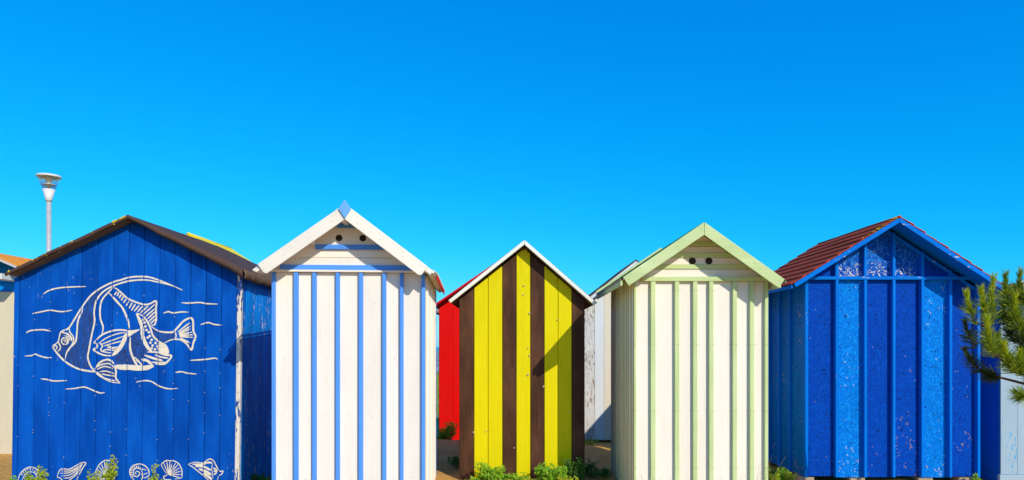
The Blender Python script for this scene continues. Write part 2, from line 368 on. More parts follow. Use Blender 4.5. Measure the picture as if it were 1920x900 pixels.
def sheet(name, y0, y1, mat, xw, z=0.0):
    bm = bmesh.new(); f = [bm.verts.new(p) for p in ((-xw, y0, z), (xw, y0, z), (xw, y1, z), (-xw, y1, z))]; bm.faces.new(f)
    return struct(fin(bm, name, mat))
b = NB('salt marsh'); v = b.coords(False)
s1 = b.noise(v, (0.25, 0.9, 1), sc=1.0, detail=5, rough=0.65); s2 = b.noise(v, (2.5, 5, 1), sc=1, detail=4)
c = b.mix(b.step(s1, 0.40, 0.60), (0.10, 0.14, 0.015, 1), (0.30, 0.27, 0.05, 1)); c = b.mix(b.step(s2, 0.55, 0.7), c, (0.42, 0.36, 0.22, 1))
b.put(b.b.inputs['Base Color'], c); b.b.inputs['Roughness'].default_value = 0.9; M['marsh'] = b.m
b = NB('wet mudflat'); v = b.coords(False)
s1 = b.noise(v, (0.02, 0.12, 1), sc=1, detail=4)
c = b.mix(b.step(s1, 0.42, 0.60), (0.20, 0.19, 0.13, 1), (0.42, 0.38, 0.31, 1))
b.put(b.b.inputs['Base Color'], c); b.b.inputs['Roughness'].default_value = 0.5; M['mud'] = b.m
b = NB('sea water'); v = b.coords(False); b.b.inputs['Base Color'].default_value = (0.02, 0.13, 0.22, 1); b.b.inputs['Roughness'].default_value = 0.25
b.bump(b.noise(v, (0.02, 0.2, 1), sc=1, detail=4), 0.6, 0.4); M['sea'] = b.m
sheet('salt_marsh', 17.5, 52, 'marsh', 300, -0.25); sheet('mudflat', 52, 330, 'mud', 2500, -0.25); sheet('sea', 330, 12000, 'sea', 12000, -0.25)
gb_ = sheet('ground', -3000, 330, 'sand', 12000, -0.6)

# ------------------------------------------------------------------ hut with the fish mural
LEAN = R(0.8)
h = Hut('blue plank hut with white fish mural and brown felt roof', -4.22, 7.5, -0.02, ry=LEAN); H1 = h
xa, za = h.px(241, 404, -0.13); xl, zl = h.px(14, 511, -0.13); xr, zr = h.px(456, 503, -0.13)
ml = (za-zl)/(xa-xl); mr = (za-zr)/(xr-xa)
wl = h.px(35, 651)[0]; wr = h.px(443, 651)[0]
GR1 = [wl + (wr-wl)*i/14 for i in range(15)]
for i in range(14):
    jz = rng.uniform(-0.002, 0.002)
    board('plank', h.strip(GR1[i]+0.0028, GR1[i+1]-0.0028, -0.05, xa, za-0.035, ml, mr), 0.0+jz*0.4, 0.022, 'blue1', h.o, bev=0.004)
board('corner_post', h.strip(wl-0.052, wl-0.002, -0.05, xa, za-0.04, ml, mr), -0.012, 0.05, 'blue1', h.o, bev=0.005)
board('corner_post', h.strip(wr+0.003, wr+0.050, -0.05, xa, za-0.045, ml, mr), -0.010, 0.045, 'blue1_post', h.o, bev=0.006)
zs = za-0.05-(wr-xa)*mr
for i in range(19):
    y0 = 0.048 + i*0.102
    board('plank', [(y0+0.002, -0.05), (y0+0.100, -0.05), (y0+0.100, zs), (y0+0.002, zs)], wr+0.020-rng.uniform(0, .006), wr+0.042+rng.uniform(0, .006), 'blue1_side', h.o, axis='x', bev=0.004)
board('backing_wall', h.strip(wl, wr, -0.03, xa, za-0.06, ml, mr), 0.024, 0.034, 'black', h.o, bev=0)
board('rear_wall', h.strip(wl-0.03, wr+0.018, -0.05, xa, za-0.05, ml, mr), 1.975, 2.0, 'blue1', h.o)
board('side_wall', [(0.052, -0.05), (1.97, -0.05), (1.97, za-0.06-(xa-wl)*ml), (0.052, za-0.06-(xa-wl)*ml)], wl-0.045, wl-0.02, 'blue1', h.o, axis='x')
# felt roof: boarded deck and a draped wavy sheet with a hem hanging over the edges
h.roof(xa, za-0.012, xl+0.01, zl-0.012, xr-0.02, zr-0.012, -0.12, 2.10, 0.022, 'soffit', 'roof_deck')
bm = bmesh.new(); NX, NY = 44, 34
def feltpt(u, t):
    y = -0.135 + 2.25*t
    if u < 0.5: f = u/0.5; x = xl-0.012 + (xa-xl+0.012)*f; z = zl-0.005 + (za-zl+0.005)*f
    else: f = (u-0.5)/0.5; x = xa + (xr-xa)*f; z = za + (zr-za)*f
    z += 0.008*noise.noise(Vector((x*3.1, y*2.3, 5))) + 0.004 - 0.022*t*max(0, u-0.5)*1.2
    if u > 0.93: z -= 0.020*(u-0.93)/0.07
    return Vector((x, y, z))
top = [[bm.verts.new(feltpt(i/NX, j/NY)) for i in range(NX+1)] for j in range(NY+1)]
for j in range(NY):
    for i in range(NX): bm.faces.new((top[j][i], top[j][i+1], top[j+1][i+1], top[j+1][i]))
felt = fin(bm, 'roof_felt', 'felt', h.o, smooth=True)
sm = felt.modifiers.new('thickness', 'SOLIDIFY'); sm.thickness = 0.006; sm.offset = -1
bm = bmesh.new(); prev = None                                             # front hem
for i in range(NX*2+1):
    u = i/(NX*2); p = feltpt(u, 0)
    dr = 0.038 + (0.05*(u-0.5)/0.5 if u > 0.5 else 0.0) + 0.012*noise.noise(Vector((u*14, 2, 0))) + 0.016*max(0, noise.noise(Vector((u*7, 8, 0))))
    cur = [bm.verts.new((p.x, p.y-0.004, p.z+0.002)), bm.verts.new((p.x, p.y-0.016, p.z-dr*0.55)), bm.verts.new((p.x, p.y-0.004+0.012*noise.noise(Vector((u*9, 0, 4))), p.z-dr))]
    if prev:
        for k in range(2): bm.faces.new((prev[k], cur[k], cur[k+1], prev[k+1]))
    prev = cur
o = fin(bm, 'felt_hem', 'felt', felt, smooth=True); o.modifiers.new('thickness', 'SOLIDIFY').thickness = 0.005
bm = bmesh.new(); prev = None                                             # hem hanging over the right eave
for j in range(NY*2+1):
    t = j/(NY*2); p = feltpt(1, t)
    dr = 0.105 + 0.02*noise.noise(Vector((t*10, 5, 0))) + (0.012 if t > 0.09 else -0.01)
    cur = [bm.verts.new((p.x+0.003, p.y, p.z+0.002)), bm.verts.new((p.x+0.022, p.y, p.z-dr*0.5)), bm.verts.new((p.x+0.012+0.012*noise.noise(Vector((t*12, 1, 0))), p.y, p.z-dr))]
    if prev:
        for k in range(2): bm.faces.new((prev[k], cur[k], cur[k+1], prev[k+1]))
    prev = cur
o = fin(bm, 'felt_hem', 'felt_hem', felt, smooth=True, label='weathered hem of felt hanging over the eave'); o.modifiers.new('thickness', 'SOLIDIFY').thickness = 0.005
for i in range(26):
    u = rng.choice([rng.uniform(0.0, 0.36), rng.uniform(0.0, 0.3), rng.uniform(0.44, 0.5)]); p = feltpt(u, 0); r = rng.uniform(0.006, 0.017)
    bm = bmesh.new(); bmesh.ops.create_icosphere(bm, subdivisions=1, radius=r)
    for vv in bm.verts: vv.co = Vector((p.x, p.y-0.012, p.z-rng.uniform(-0.004, 0.03)))*1.0 + Vector((vv.co.x*rng.uniform(.8, 1.8), vv.co.y*0.45, vv.co.z*rng.uniform(.5, 1)))
    fin(bm, 'lichen_patch', 'lichen', felt)
# mural
def ZF(frame, pts):
    ox, oy, k = {'A': (40, 500, 5.625), 'B': (220, 500, 5.625), 'C': (40, 600, 5.625), 'D': (220, 600, 5.625), 'E': (20, 820, 9.143), 'F': (220, 820, 9.143)}[frame]
    return [H1.px(ox + x/k, oy + y/k) for x, y in pts]
def smooth_line(p, n=5):
    if len(p) < 3: return [(p[0][0]+(p[1][0]-p[0][0])*i/n, p[0][1]+(p[1][1]-p[0][1])*i/n) for i in range(n+1)]
    q = [p[0]] + list(p) + [p[-1]]; out = []
    for i in range(1, len(q)-2):
        a, b_, c_, d = [Vector(v_) for v_ in q[i-1:i+3]]
        for k in range(n):
            t = k/n
            out.append(tuple(0.5*((2*b_) + (c_-a)*t + (2*a-5*b_+4*c_-d)*t*t + (3*b_-a-3*c_+d)*t**3)))
    out.append(tuple(p[-1])); return out
SK = [0]
def stroke(bm, p, wd, y=-0.0042, taper=True, seed=0):
    """brush stroke: width varies, ends thin"""
    p = smooth_line(p); n = len(p); prev = None; SK[0] = (SK[0]+1) % 40; y -= SK[0]*0.00006
    for i, (x, z) in enumerate(p):
        a = Vector(p[max(0, i-1)]); b_ = Vector(p[min(n-1, i+1)]); d = (b_-a); d = d.normalized() if d.length > 0 else Vector((1, 0)); nn = Vector((-d.y, d.x))
        e = min(1.0, 0.45 + 3.0*min(i, n-1-i)/max(n, 1)) if taper else 1.0
        w_ = wd*0.5*e*(1.0 + 0.28*noise.noise(Vector((x*60, z*60, seed))))
        yy = y - 0.00004*(i % 12)
        cur = (bm.verts.new((x+nn.x*w_, yy, z+nn.y*w_)), bm.verts.new((x-nn.x*w_, yy, z-nn.y*w_)))
        if prev: bm.faces.new((prev[0], prev[1], cur[1], cur[0]))
        prev = cur
def circle(bm, c_, r, wd, y=-0.0042, n=16):
    stroke(bm, [(c_[0]+r*math.cos(2*math.pi*k/n), c_[1]+r*math.sin(2*math.pi*k/n)) for k in range(n+1)], wd, y, False)
def disc(bm, c_, r, y=-0.0074, n=9): bm.faces.new([bm.verts.new((c_[0]+r*math.cos(2*math.pi*k/n), y, c_[1]+r*math.sin(2*math.pi*k/n))) for k in range(n)])
def fill(bm, p, y):
    p = smooth_line(list(p)+[p[0]], 4)[:-1]
    f = bm.faces.new([bm.verts.new((x, y, z)) for x, z in p]); bmesh.ops.triangulate(bm, faces=[f])
def groove_cut(bm):
    """paint lies on the boards and not across the grooves between them"""
    for g in GR1:
        for e in (-0.004, 0.004):
            bmesh.ops.bisect_plane(bm, geom=bm.verts[:]+bm.edges[:]+bm.faces[:], plane_co=(g+e, 0, 0), plane_no=(1, 0, 0))
    bmesh.ops.delete(bm, geom=[f for f in bm.faces if any(abs(f.calc_center_median().x-g) < 0.004 for g in GR1)], context='FACES')
def paint_part(bm, name, mat='mural', parent=None):
    groove_cut(bm)
    for f in bm.faces: 
        if f.normal.y > 0: f.normal_flip()
    me_ = bpy.data.meshes.new(name); bm.to_mesh(me_); bm.free()
    return link(name, me_, mat, parent or H1.o)
PXM = 7.5/FPX
W1 = 3.0*PXM
def zz(f1, p1, f2=None, p2=None): return ZF(f1, p1) + (ZF(f2, p2) if f2 else [])
bm = bmesh.new()
fish = [
 (zz('A', [(330, 835), (390, 790), (420, 690), (500, 650), (560, 560), (640, 430), (740, 300), (860, 215), (980, 160)], 'B', [(40, 140), (120, 115), (220, 105), (330, 110), (440, 142), (560, 190), (690, 248)]), 1.1),
 (zz('B', [(640, 225), (560, 195), (440, 165), (300, 140), (150, 148), (60, 168)], 'A', [(980, 200), (900, 240), (840, 290), (790, 370), (770, 480), (775, 580), (745, 720), (715, 880), (705, 960), (730, 1042), (775, 1102), (830, 1152), (900, 1192), (960, 1217), (1045, 1228)]), 1.1),
 (ZF('A', [(975, 215), (920, 270), (860, 340), (835, 420), (835, 540), (865, 640), (850, 720)]), 1.1),
 (ZF('A', [(650, 430), (640, 480), (600, 570), (590, 680), (575, 790), (520, 850), (480, 910), (462, 985)]), 1.05),
 (ZF('A', [(510, 650), (515, 690), (550, 740), (552, 790), (525, 840)]), 0.9),
 (ZF('C', [(330, 285), (380, 350), (450, 425), (530, 480), (620, 520), (740, 542), (790, 540)]), 1.2),
 (ZF('C', [(330, 270), (362, 258), (350, 280), (335, 292)]), 0.7), (ZF('C', [(395, 225), (400, 250), (415, 275), (410, 310), (385, 330)]), 0.8), (ZF('C', [(360, 262), (382, 288), (365, 312)]), 0.7),
 (ZF('C', [(430, 128), (490, 148), (528, 185), (532, 225)]), 1.2), (ZF('C', [(455, 165), (500, 180), (515, 215)]), 0.8),
 (zz('A', [(985, 225)], 'B', [(0, 237), (60, 290), (110, 335), (200, 375), (290, 400), (350, 390), (412, 363), (410, 450), (412, 560), (392, 615), (360, 612)]), 1.15),
 (zz('A', [(925, 275), (985, 340), (1040, 400)], 'B', [(60, 440), (105, 540), (122, 600), (130, 655)]), 1.3),
 (ZF('B', [(205, 495), (240, 570), (265, 650), (268, 720), (290, 790), (330, 860), (370, 900)]), 2.4),
 (ZF('B', [(205, 490), (270, 520), (320, 580), (355, 660), (380, 730), (440, 790), (510, 830), (540, 890), (540, 918)]), 1.2),
 (ZF('B', [(355, 625), (410, 665), (460, 685), (520, 692), (590, 688), (640, 640), (700, 575), (770, 542), (800, 570), (805, 680), (828, 735), (805, 800), (790, 870), (772, 868), (735, 815), (680, 775), (620, 765), (560, 775), (498, 806)]), 1.25),
 (ZF('B', [(612, 690), (622, 725), (615, 762)]), 0.9),
 (ZF('D', [(140, 180), (138, 300), (165, 390), (205, 470), (235, 502)]), 1.4), (ZF('D', [(180, 390), (225, 430), (260, 480)]), 0.9),
 (ZF('C', [(765, 240), (850, 160), (960, 115), (1060, 105), (1140, 118)]), 1.1), (ZF('C', [(965, 378), (880, 372), (810, 345), (765, 312), (798, 292), (800, 252), (765, 240)]), 1.1),
 (ZF('C', [(1110, 140), (1080, 230), (1030, 310), (965, 372)]), 2.8),
 (ZF('C', [(830, 240), (900, 190), (1000, 150), (1100, 130)]), .8), (ZF('C', [(850, 255), (960, 215), (1080, 172)]), .8), (ZF('C', [(870, 275), (980, 243), (1065, 222)]), .8),
 (ZF('C', [(905, 265), (960, 288), (1035, 285)]), .8), (ZF('C', [(905, 288), (960, 300), (1020, 308)]), .7), (ZF('C', [(860, 330), (900, 312), (1005, 326)]), .8), (ZF('C', [(822, 238), (858, 272), (846, 325), (960, 350)]), .9),
 (ZF('C', [(780, 518), (830, 450), (900, 418), (950, 430), (982, 462)]), 1.3), (ZF('C', [(985, 475), (1002, 540), (1000, 610), (1040, 662)]), 1.2),
 (ZF('C', [(790, 502), (850, 470), (930, 460), (985, 505)]), .85), (ZF('C', [(800, 522), (880, 490), (970, 512)]), .8), (ZF('C', [(830, 545), (900, 540), (985, 566)]), .8), (ZF('C', [(850, 568), (920, 582), (990, 592)]), .8), (ZF('C', [(800, 545), (880, 612), (1000, 642)]), .9),
 (ZF('D', [(320, 338), (420, 340), (500, 365), (572, 378), (540, 430), (490, 465), (400, 462)]), 1.3), (ZF('D', [(288, 370), (380, 402), (480, 428)]), 1.5), (ZF('D', [(400, 366), (470, 392), (540, 402)]), 1.1), (ZF('D', [(255, 415), (320, 430), (372, 478)]), 1.8), (ZF('D', [(360, 445), (430, 448), (505, 445)]), 1.0), (ZF('D', [(200, 425), (240, 450), (265, 490)]), 1.0),
 (zz('C', [(995, 488)], 'D', [(40, 497), (120, 498), (200, 505), (300, 505), (385, 482)]), 3.6),
]
for p, k in fish: stroke(bm, p, W1*k*0.92)
for a, c_ in [((-30, 300), (0, 262)), ((0, 312), (20, 268)), ((20, 332), (45, 292)), ((42, 358), (70, 312)), ((65, 382), (95, 342)), ((95, 414), (125, 362)), ((125, 442), (160, 378)), ((150, 464), (195, 392)), ((180, 472), (235, 405)), ((215, 478), (270, 415)), ((245, 490), (330, 412)), ((272, 507), (400, 395)), ((300, 527), (402, 440)), ((320, 552), (405, 472)), ((335, 580), (405, 512)), ((352, 602), (405, 552)),
              ((640, 690), (765, 592)), ((650, 702), (778, 625)), ((650, 712), (775, 655)), ((655, 718), (792, 690)), ((658, 726), (800, 718)), ((660, 736), (802, 746)), ((660, 748), (772, 806))]:
    stroke(bm, ZF('B', [a, c_]), W1*0.9)
cE = ZF('C', [(463, 222)])[0]; circle(bm, cE, 36/5.625*PXM, W1*0.75); cE2 = ZF('C', [(472, 215)])[0]; circle(bm, cE2, 19/5.625*PXM, W1*0.5); disc(bm, cE2, 9/5.625*PXM)
for c_ in [(290, 590), (300, 630), (312, 668), (336, 692), (346, 732), (325, 748), (366, 772), (406, 806), (376, 832), (426, 842), (400, 872), (275, 560), (352, 802), (365, 860), (440, 870)]:
    disc(bm, ZF('B', [c_])[0], 14/5.625*PXM)
fill(bm, ZF('D', [(430, 240), (480, 258), (530, 300), (546, 345), (530, 358), (470, 345), (430, 322)]), -0.0038)
fill(bm, ZF('D', [(95, 105), (160, 108), (240, 98), (165, 150), (115, 175)]), -0.0039)
fishpart = paint_part(bm, 'fish_mural')
bm = bmesh.new()
fill(bm, ZF('A', [(640, 490), (740, 320), (850, 235), (800, 330), (770, 480), (768, 600), (725, 780), (705, 960), (728, 1060), (620, 1070), (520, 1015), (475, 965), (500, 890), (575, 800), (592, 650)]), -0.0034)
fill(bm, ZF('D', [(145, 190), (250, 128), (275, 240), (330, 320), (270, 400), (225, 440), (190, 420), (150, 330)]), -0.0034)
fill(bm, ZF('B', [(365, 650), (460, 690), (606, 698), (614, 755), (530, 772), (470, 800), (400, 735)]), -0.0034)
fill(bm, ZF('C', [(980, 380), (1080, 310), (1130, 180), (1160, 330), (1200, 440), (1120, 470), (1010, 470)]), -0.0034)
fill(bm, ZF('C', [(790, 495), (840, 448), (920, 425), (985, 500), (990, 620), (900, 590), (830, 545)]), -0.0034)
fill(bm, ZF('C', [(340, 285), (410, 190), (430, 130), (520, 140), (550, 220), (520, 290), (470, 345), (455, 410)]), -0.0034)
paint_part(bm, 'fish_shading', 'muralwash', fishpart)
waves = [('A', [(235, 290), (300, 250), (400, 225), (520, 215), (685, 210)]), ('A', [(120, 495), (220, 475), (310, 460), (430, 475), (540, 458)]), ('A', [(55, 700), (100, 675), (230, 665), (315, 682)]),
 ('C', [(40, 380), (110, 375), (150, 360), (200, 380), (270, 397), (325, 395)]), ('C', [(210, 620), (280, 628), (350, 643), (485, 638)]), ('C', [(470, 728), (560, 722), (640, 708), (690, 712), (780, 750), (840, 770), (882, 763)]),
 ('B', [(680, 380), (760, 385), (870, 378), (940, 390), (1060, 395)]), ('B', [(490, 492), (540, 475), (590, 488), (680, 478), (750, 480)]), ('B', [(880, 612), (960, 590), (1020, 608), (1105, 618)]),
 ('D', [(770, 425), (870, 420), (960, 412), (1030, 402), (1060, 415)]), ('D', [(615, 553), (680, 545), (740, 560), (840, 570)]), ('D', [(200, 655), (280, 640), (350, 645), (400, 670), (440, 695), (540, 725), (640, 720)])]
for i, (f_, p) in enumerate(waves):
    bm = bmesh.new(); stroke(bm, ZF(f_, p), W1*0.82, seed=i); paint_part(bm, 'painted_wave')
shells = [
 [('E', [(130, 740), (160, 640), (240, 550), (340, 508), (430, 530), (490, 600), (512, 680), (500, 740)], 1), ('E', [(195, 740), (250, 640), (330, 590), (420, 610), (455, 680), (450, 740)], .8)] + [('E', [(330+120*math.cos(a), 680-120*math.sin(a)), (330+158*math.cos(a), 680-158*math.sin(a))], .8) for a in [0.5+0.33*k for k in range(8)]],
 [('E', [(800, 680), (830, 590), (880, 540), (1000, 545), (1090, 505), (1220, 435), (1295, 440), (1250, 510), (1200, 600), (1130, 740)], .9), ('E', [(800, 680), (860, 700), (890, 740)], .9)] + [('E', p, .8) for p in ([(870, 575), (1020, 572), (1140, 515), (1240, 452)], [(850, 615), (1000, 605), (1130, 545), (1235, 470)], [(870, 660), (1000, 645), (1120, 580), (1220, 490)], [(900, 700), (1020, 685), (1130, 610), (1215, 520)], [(1000, 735), (1110, 660), (1200, 550)])],
 [('E', [(1450, 620), (1480, 540), (1540, 450), (1640, 390), (1740, 425), (1800, 480), (1800, 520), (1735, 655), (1790, 670), (1770, 740)], .9), ('E', [(1450, 690), (1560, 680), (1610, 712), (1450, 715)], .8)] + [('E', [(1650, 680), p], .8) for p in ((1480, 540), (1515, 490), (1555, 445), (1610, 405), (1660, 400), (1710, 425), (1750, 470), (1455, 620))],
 [('F', [(300, 740), (235, 660), (220, 570), (270, 490), (370, 455), (460, 475), (530, 540), (550, 620), (530, 740)], 1), ('F', [(440, 660), (430, 590), (390, 540), (335, 525), (288, 565), (282, 625), (320, 672), (372, 655), (385, 605), (345, 580), (312, 610), (338, 638)], .8), ('F', [(410, 740), (440, 660), (400, 612)], .8)]
  + [('F', [(345+82*math.cos(a), 605-82*math.sin(a)), (345+118*math.cos(a), 600-118*math.sin(a))], .85) for a in [0.6+0.36*k for k in range(10)]] + [('F', [(450, 640), (520, 605)], .7), ('F', [(450, 690), (490, 690), (530, 655)], .7), ('F', [(440, 545), (500, 560)], .7)],
 [('F', [(865, 645), (760, 485), (790, 432), (850, 395), (905, 402), (955, 398), (1012, 420), (1055, 450), (1092, 510), (1112, 570), (1112, 630), (1100, 690), (985, 715)], .9), ('F', [(860, 650), (800, 670), (822, 722), (940, 720)], .9)] + [('F', [(885, 640), p], .75) for p in ((795, 440), (850, 405), (905, 410), (955, 405), (1010, 428), (1052, 458), (1085, 515), (1100, 575), (1100, 635), (1080, 690))],
 [('F', [(1215, 460), (1330, 425), (1480, 435), (1540, 390), (1600, 370), (1660, 410), (1700, 490), (1760, 580), (1815, 575), (1790, 630), (1740, 660), (1720, 740)], .9), ('F', [(1215, 460), (1300, 510), (1400, 590), (1500, 670), (1575, 740)], .9)]
  + [('F', p, k) for p, k in (([(1290, 458), (1450, 462), (1560, 430), (1635, 440)], 1.6), ([(1340, 490), (1480, 500), (1610, 565)], 2.0), ([(1400, 540), (1520, 582), (1615, 645)], 2.2), ([(1480, 610), (1560, 665), (1625, 722)], 2.2), ([(1640, 450), (1620, 520), (1632, 600), (1642, 700)], .6), ([(1645, 520), (1712, 560)], 1.4), ([(1655, 580), (1722, 575)], 1.4), ([(1655, 640), (1712, 600)], 1.4))]]
for sh in shells:
    bm = bmesh.new()
    for f_, p, k in sh: stroke(bm, ZF(f_, p), 2.1*PXM*k)
    paint_part(bm, 'painted_shell')
pts = []
for i in range(14):
    for zz_ in (0.35, 1.05, 1.75, 2.25):
        for dx in (0.03, 0.14): pts.append((GR1[i]+dx+rng.uniform(-.006, .006), zz_+rng.uniform(-.01, .01), -0.001))
nails(h.o, pts, 0.0032, mat='blue1')
nails(h.o, [(rng.choice(GR1)+rng.uniform(-.004, .004), rng.uniform(.2, 2.2), -0.001) for _ in range(60)], 0.005, mat='snail')

# ------------------------------------------------------------------ white hut with sky blue battens
TH2 = R(3.6)
h = Hut('white hut with sky blue battens and blue diamond finial', -1.572, 6.6, -0.02, rz=TH2); H2 = h
E2 = 0.22
s2 = 6.6/FPX; f2 = 6.38/FPX
L2 = lambda px: (px-652)*s2*1.0
F2 = lambda px, py: ((px-649)*f2, Z_(py, 6.38)-h.zb)
ap = F2(649, 383); el = F2(489, 497); er = F2(803, 499)
ml = (ap[1]-el[1])/(ap[0]-el[0]); mr = (ap[1]-er[1])/(er[0]-ap[0])
wl, wr = L2(511), L2(793)
zA0, zA1 = Z_(507, 6.6)-h.zb, Z_(498, 6.6)-h.zb
bt = [(511, 517), (551, 559), (585, 592), (628, 635), (670.5, 678), (714, 721), (747, 753), (787, 793)]
for i in range(7):
    a, c_ = L2(bt[i][0])+0.015, L2(bt[i+1][0])+0.015
    board('plank', rect(a+0.001, c_-0.001, -0.05, zA0-0.024), 0.0+rng.uniform(0, .002), 0.02, 'white2', h.o, bev=0.002)
for i, (a, c_) in enumerate(bt):
    board('batten', rect(L2(a), L2(c_), -0.05, zA0-0.027), -0.040, 0.0 if 0 < i < 7 else 0.02, 'sky2', h.o, bev=0.003)
board('ledge', rect(wl-0.01, wr+0.01, zA0-0.022, zA0-0.001), -0.046, 0.02, 'white2x', h.o)
gx = lambda z, m, s_: (ap[0] + (-1 if s_ < 0 else 1)*(ap[1]-0.06-z)/m)
def gboard(name, z0, z1, y0, y1, mat, xlim=None, cut=0.0):
    a0, a1 = max(wl, gx(z0, ml, -1))+cut, max(wl, gx(z1, ml, -1))+cut; b0, b1 = min(wr, gx(z0, mr, 1))-cut, min(wr, gx(z1, mr, 1))-cut
    if xlim: a0 = a1 = max(a1, xlim[0]); b0 = b1 = min(b1, xlim[1])
    return board(name, [(a0, z0), (b0, z0), (b1, z1), (a1, z1)], y0, y1, mat, h.o, bev=0.002)
Z2 = lambda py: Z_(py, 6.6)-h.zb
gboard('gable_board', Z2(507)+0.001, Z2(483.5), 0.0, 0.02, 'white2x'); gboard('gable_board', Z2(483)+0.001, Z2(464), 0.001, 0.02, 'white2x')
g3 = gboard('gable_board', Z2(464)+0.001, Z2(424), 0.0, 0.02, 'white2x'); gboard('gable_board', Z2(424)+0.001, Z2(405), 0.001, 0.02, 'white2x')
board('gable_rail', rect(L2(526), L2(780), Z2(507), Z2(497.5)), -0.028, -0.0005, 'sky2x', h.o)
board('gable_rail', rect(L2(590), L2(718), Z2(468.3), Z2(459.5)), -0.028, -0.0005, 'sky2x', h.o)
board('gable_rail', rect(L2(629), L2(670), Z2(427.5), Z2(420)), -0.028, -0.0005, 'sky2x', h.o)
def vent(hut, x, z, r, y, ringmat, mesh=True):
    bm = bmesh.new(); N = 18
    for (r0, r1, ya, yb) in ((r, r*1.22, y-0.006, y-0.0005),):
        A = [bm.verts.new((x+q*math.cos(2*math.pi*k/N), yy, z+q*math.sin(2*math.pi*k/N))) for (q, yy) in ((r0, yb), (r0, ya), (r1, ya), (r1, yb)) for k in range(N)]
        for j in range(3):
            for k in range(N): bm.faces.new((A[j*N+k], A[j*N+(k+1) % N], A[(j+1)*N+(k+1) % N], A[(j+1)*N+k]))
    ring = fin(bm, 'vent', ringmat, hut.o)
    bm = bmesh.new(); bm.faces.new([bm.verts.new((x+r*math.cos(2*math.pi*k/N), y-0.0012, z+r*math.sin(2*math.pi*k/N))) for k in range(N)])
    fin(bm, 'vent_opening', 'black', ring)
    if mesh:
        bm = bmesh.new(); st = r*0.46
        for k in range(-2, 3):
            for (dx, dz) in ((1, 0), (0.5, 0.866), (0.5, -0.866)):
                d = st*k; hl = math.sqrt(max(0, r*r-d*d))
                cx, cz = x - dz*d, z + dx*d
                tube(bm, [(cx-dx*hl, y-0.003, cz-dz*hl), (cx+dx*hl, y-0.003, cz+dz*hl)], 0.0014, 4)
        fin(bm, 'vent_mesh', 'mesh', ring)
for vx in (633, 677): vent(h, L2(vx), Z2(446.4), 6.4*s2, 0.0, 'white2')
# bargeboards, finial, layered roof
def bargeboard(hut, apx, end, mtop, wd, y0, y1, mat, name='bargeboard', end_cut=None, notch=0.0):
    """board under the roof line from the apex to an eave end, wd wide measured square to the slope"""
    d = Vector((end[0]-apx[0], end[1]-apx[1])).normalized(); n = Vector((d.y, -d.x)); n = n if n.y < 0 else -n
    s_ = 1 if end[0] > apx[0] else -1
    A = Vector(apx); Bp = Vector(end); lo = A + Vector((0, -wd/abs(d.x)))
    C = Bp + n*wd; 
    p = [(A.x+s_*0.0015, A.y), (Bp.x, Bp.y)] + ([(C.x+n.x*-notch, C.y+n.y*-notch), (C.x-d.x*notch, C.y-d.y*notch)] if notch else [(C.x, C.y)]) + [(lo.x+s_*0.0015, lo.y)]
    return board(name, p, y0, y1, mat, hut.o, bev=0.003)
bargeboard(h, ap, el, ml, 0.118, -E2-0.022, -E2, 'white2x', notch=0.02)
bargeboard(h, ap, er, mr, 0.118, -E2-0.022, -E2, 'white2x', notch=0.02)
dm = [F2(649, 375), F2(661, 393), F2(648.8, 411), F2(637.3, 393)]
M['finial'] = paint('pale blue finial paint', (0.15, 0.40, 0.84), var=0.1)
board('finial', dm, -E2-0.040, -E2-0.0235, 'finial', h.o, bev=0.003)
ra = (ap[0], ap[1]+0.001); 
for k, (dz, ex, th, y0) in enumerate(((-0.030, 0.035, 0.024, -E2+0.002), (-0.004, 0.06, 0.022, -E2+0.012))):
    l_ = (el[0]-ex, el[1]+dz-ex*ml); r_ = (er[0]+ex, er[1]+dz-ex*mr)
    panels = h.roof(ap[0], ap[1]+dz, l_[0], l_[1], r_[0], r_[1], y0, 1.98, th, 'white2', 'roof_board')
board('roof_purlin', rect(L2(648)-0.02, L2(648)+0.02, ap[1]-0.16, ap[1]-0.12), -E2+0.004, -0.002, 'white2', h.o)
for sx, px_ in ((-1, 587), (1, 719)):
    zc = ap[1]-abs(L2(px_)-ap[0])*ml-0.075; board('roof_purlin', rect(L2(px_)-0.017, L2(px_)+0.017, zc-0.035, zc), -E2+0.004, -0.032, 'white2', h.o)
for (sgn, e_, m_) in ((1, er, mr), (-1, el, ml)):                          # eaves: red strip and pointed tabs
    xe = e_[0]+sgn*0.066; ze = e_[1]-0.066*m_
    if sgn > 0: board('eave_strip', rect(min(xe, xe+sgn*0.012), max(xe, xe+sgn*0.012), ze-0.040, ze+0.006), 0.14, 1.98, 'red_edge', h.o, label='red strip along the eave')
    for k in range(16):
        y0 = -0.10+k*0.128
        bm = bmesh.new(); hh = 0.006
        pr = [(0, 0), (0.118, 0), (0.118, 1), (0.059, 1.5), (0, 1)]
        vsx = []
        for t in (0, hh):
            vsx.append([bm.verts.new((xe + sgn*(0.035*(q-0.75)), y0+u, ze+0.012-0.035*(q-0.75)*m_+t)) for u, q in pr])
        bm.faces.new(vsx[0]); bm.faces.new(vsx[1][::-1])
        for q in range(5): bm.faces.new((vsx[0][q], vsx[0][(q+1) % 5], vsx[1][(q+1) % 5], vsx[1][q]))
        fin(bm, 'shingle_tab', 'white2', h.o)
zs = ap[1]-0.075-(wr-ap[0])*mr
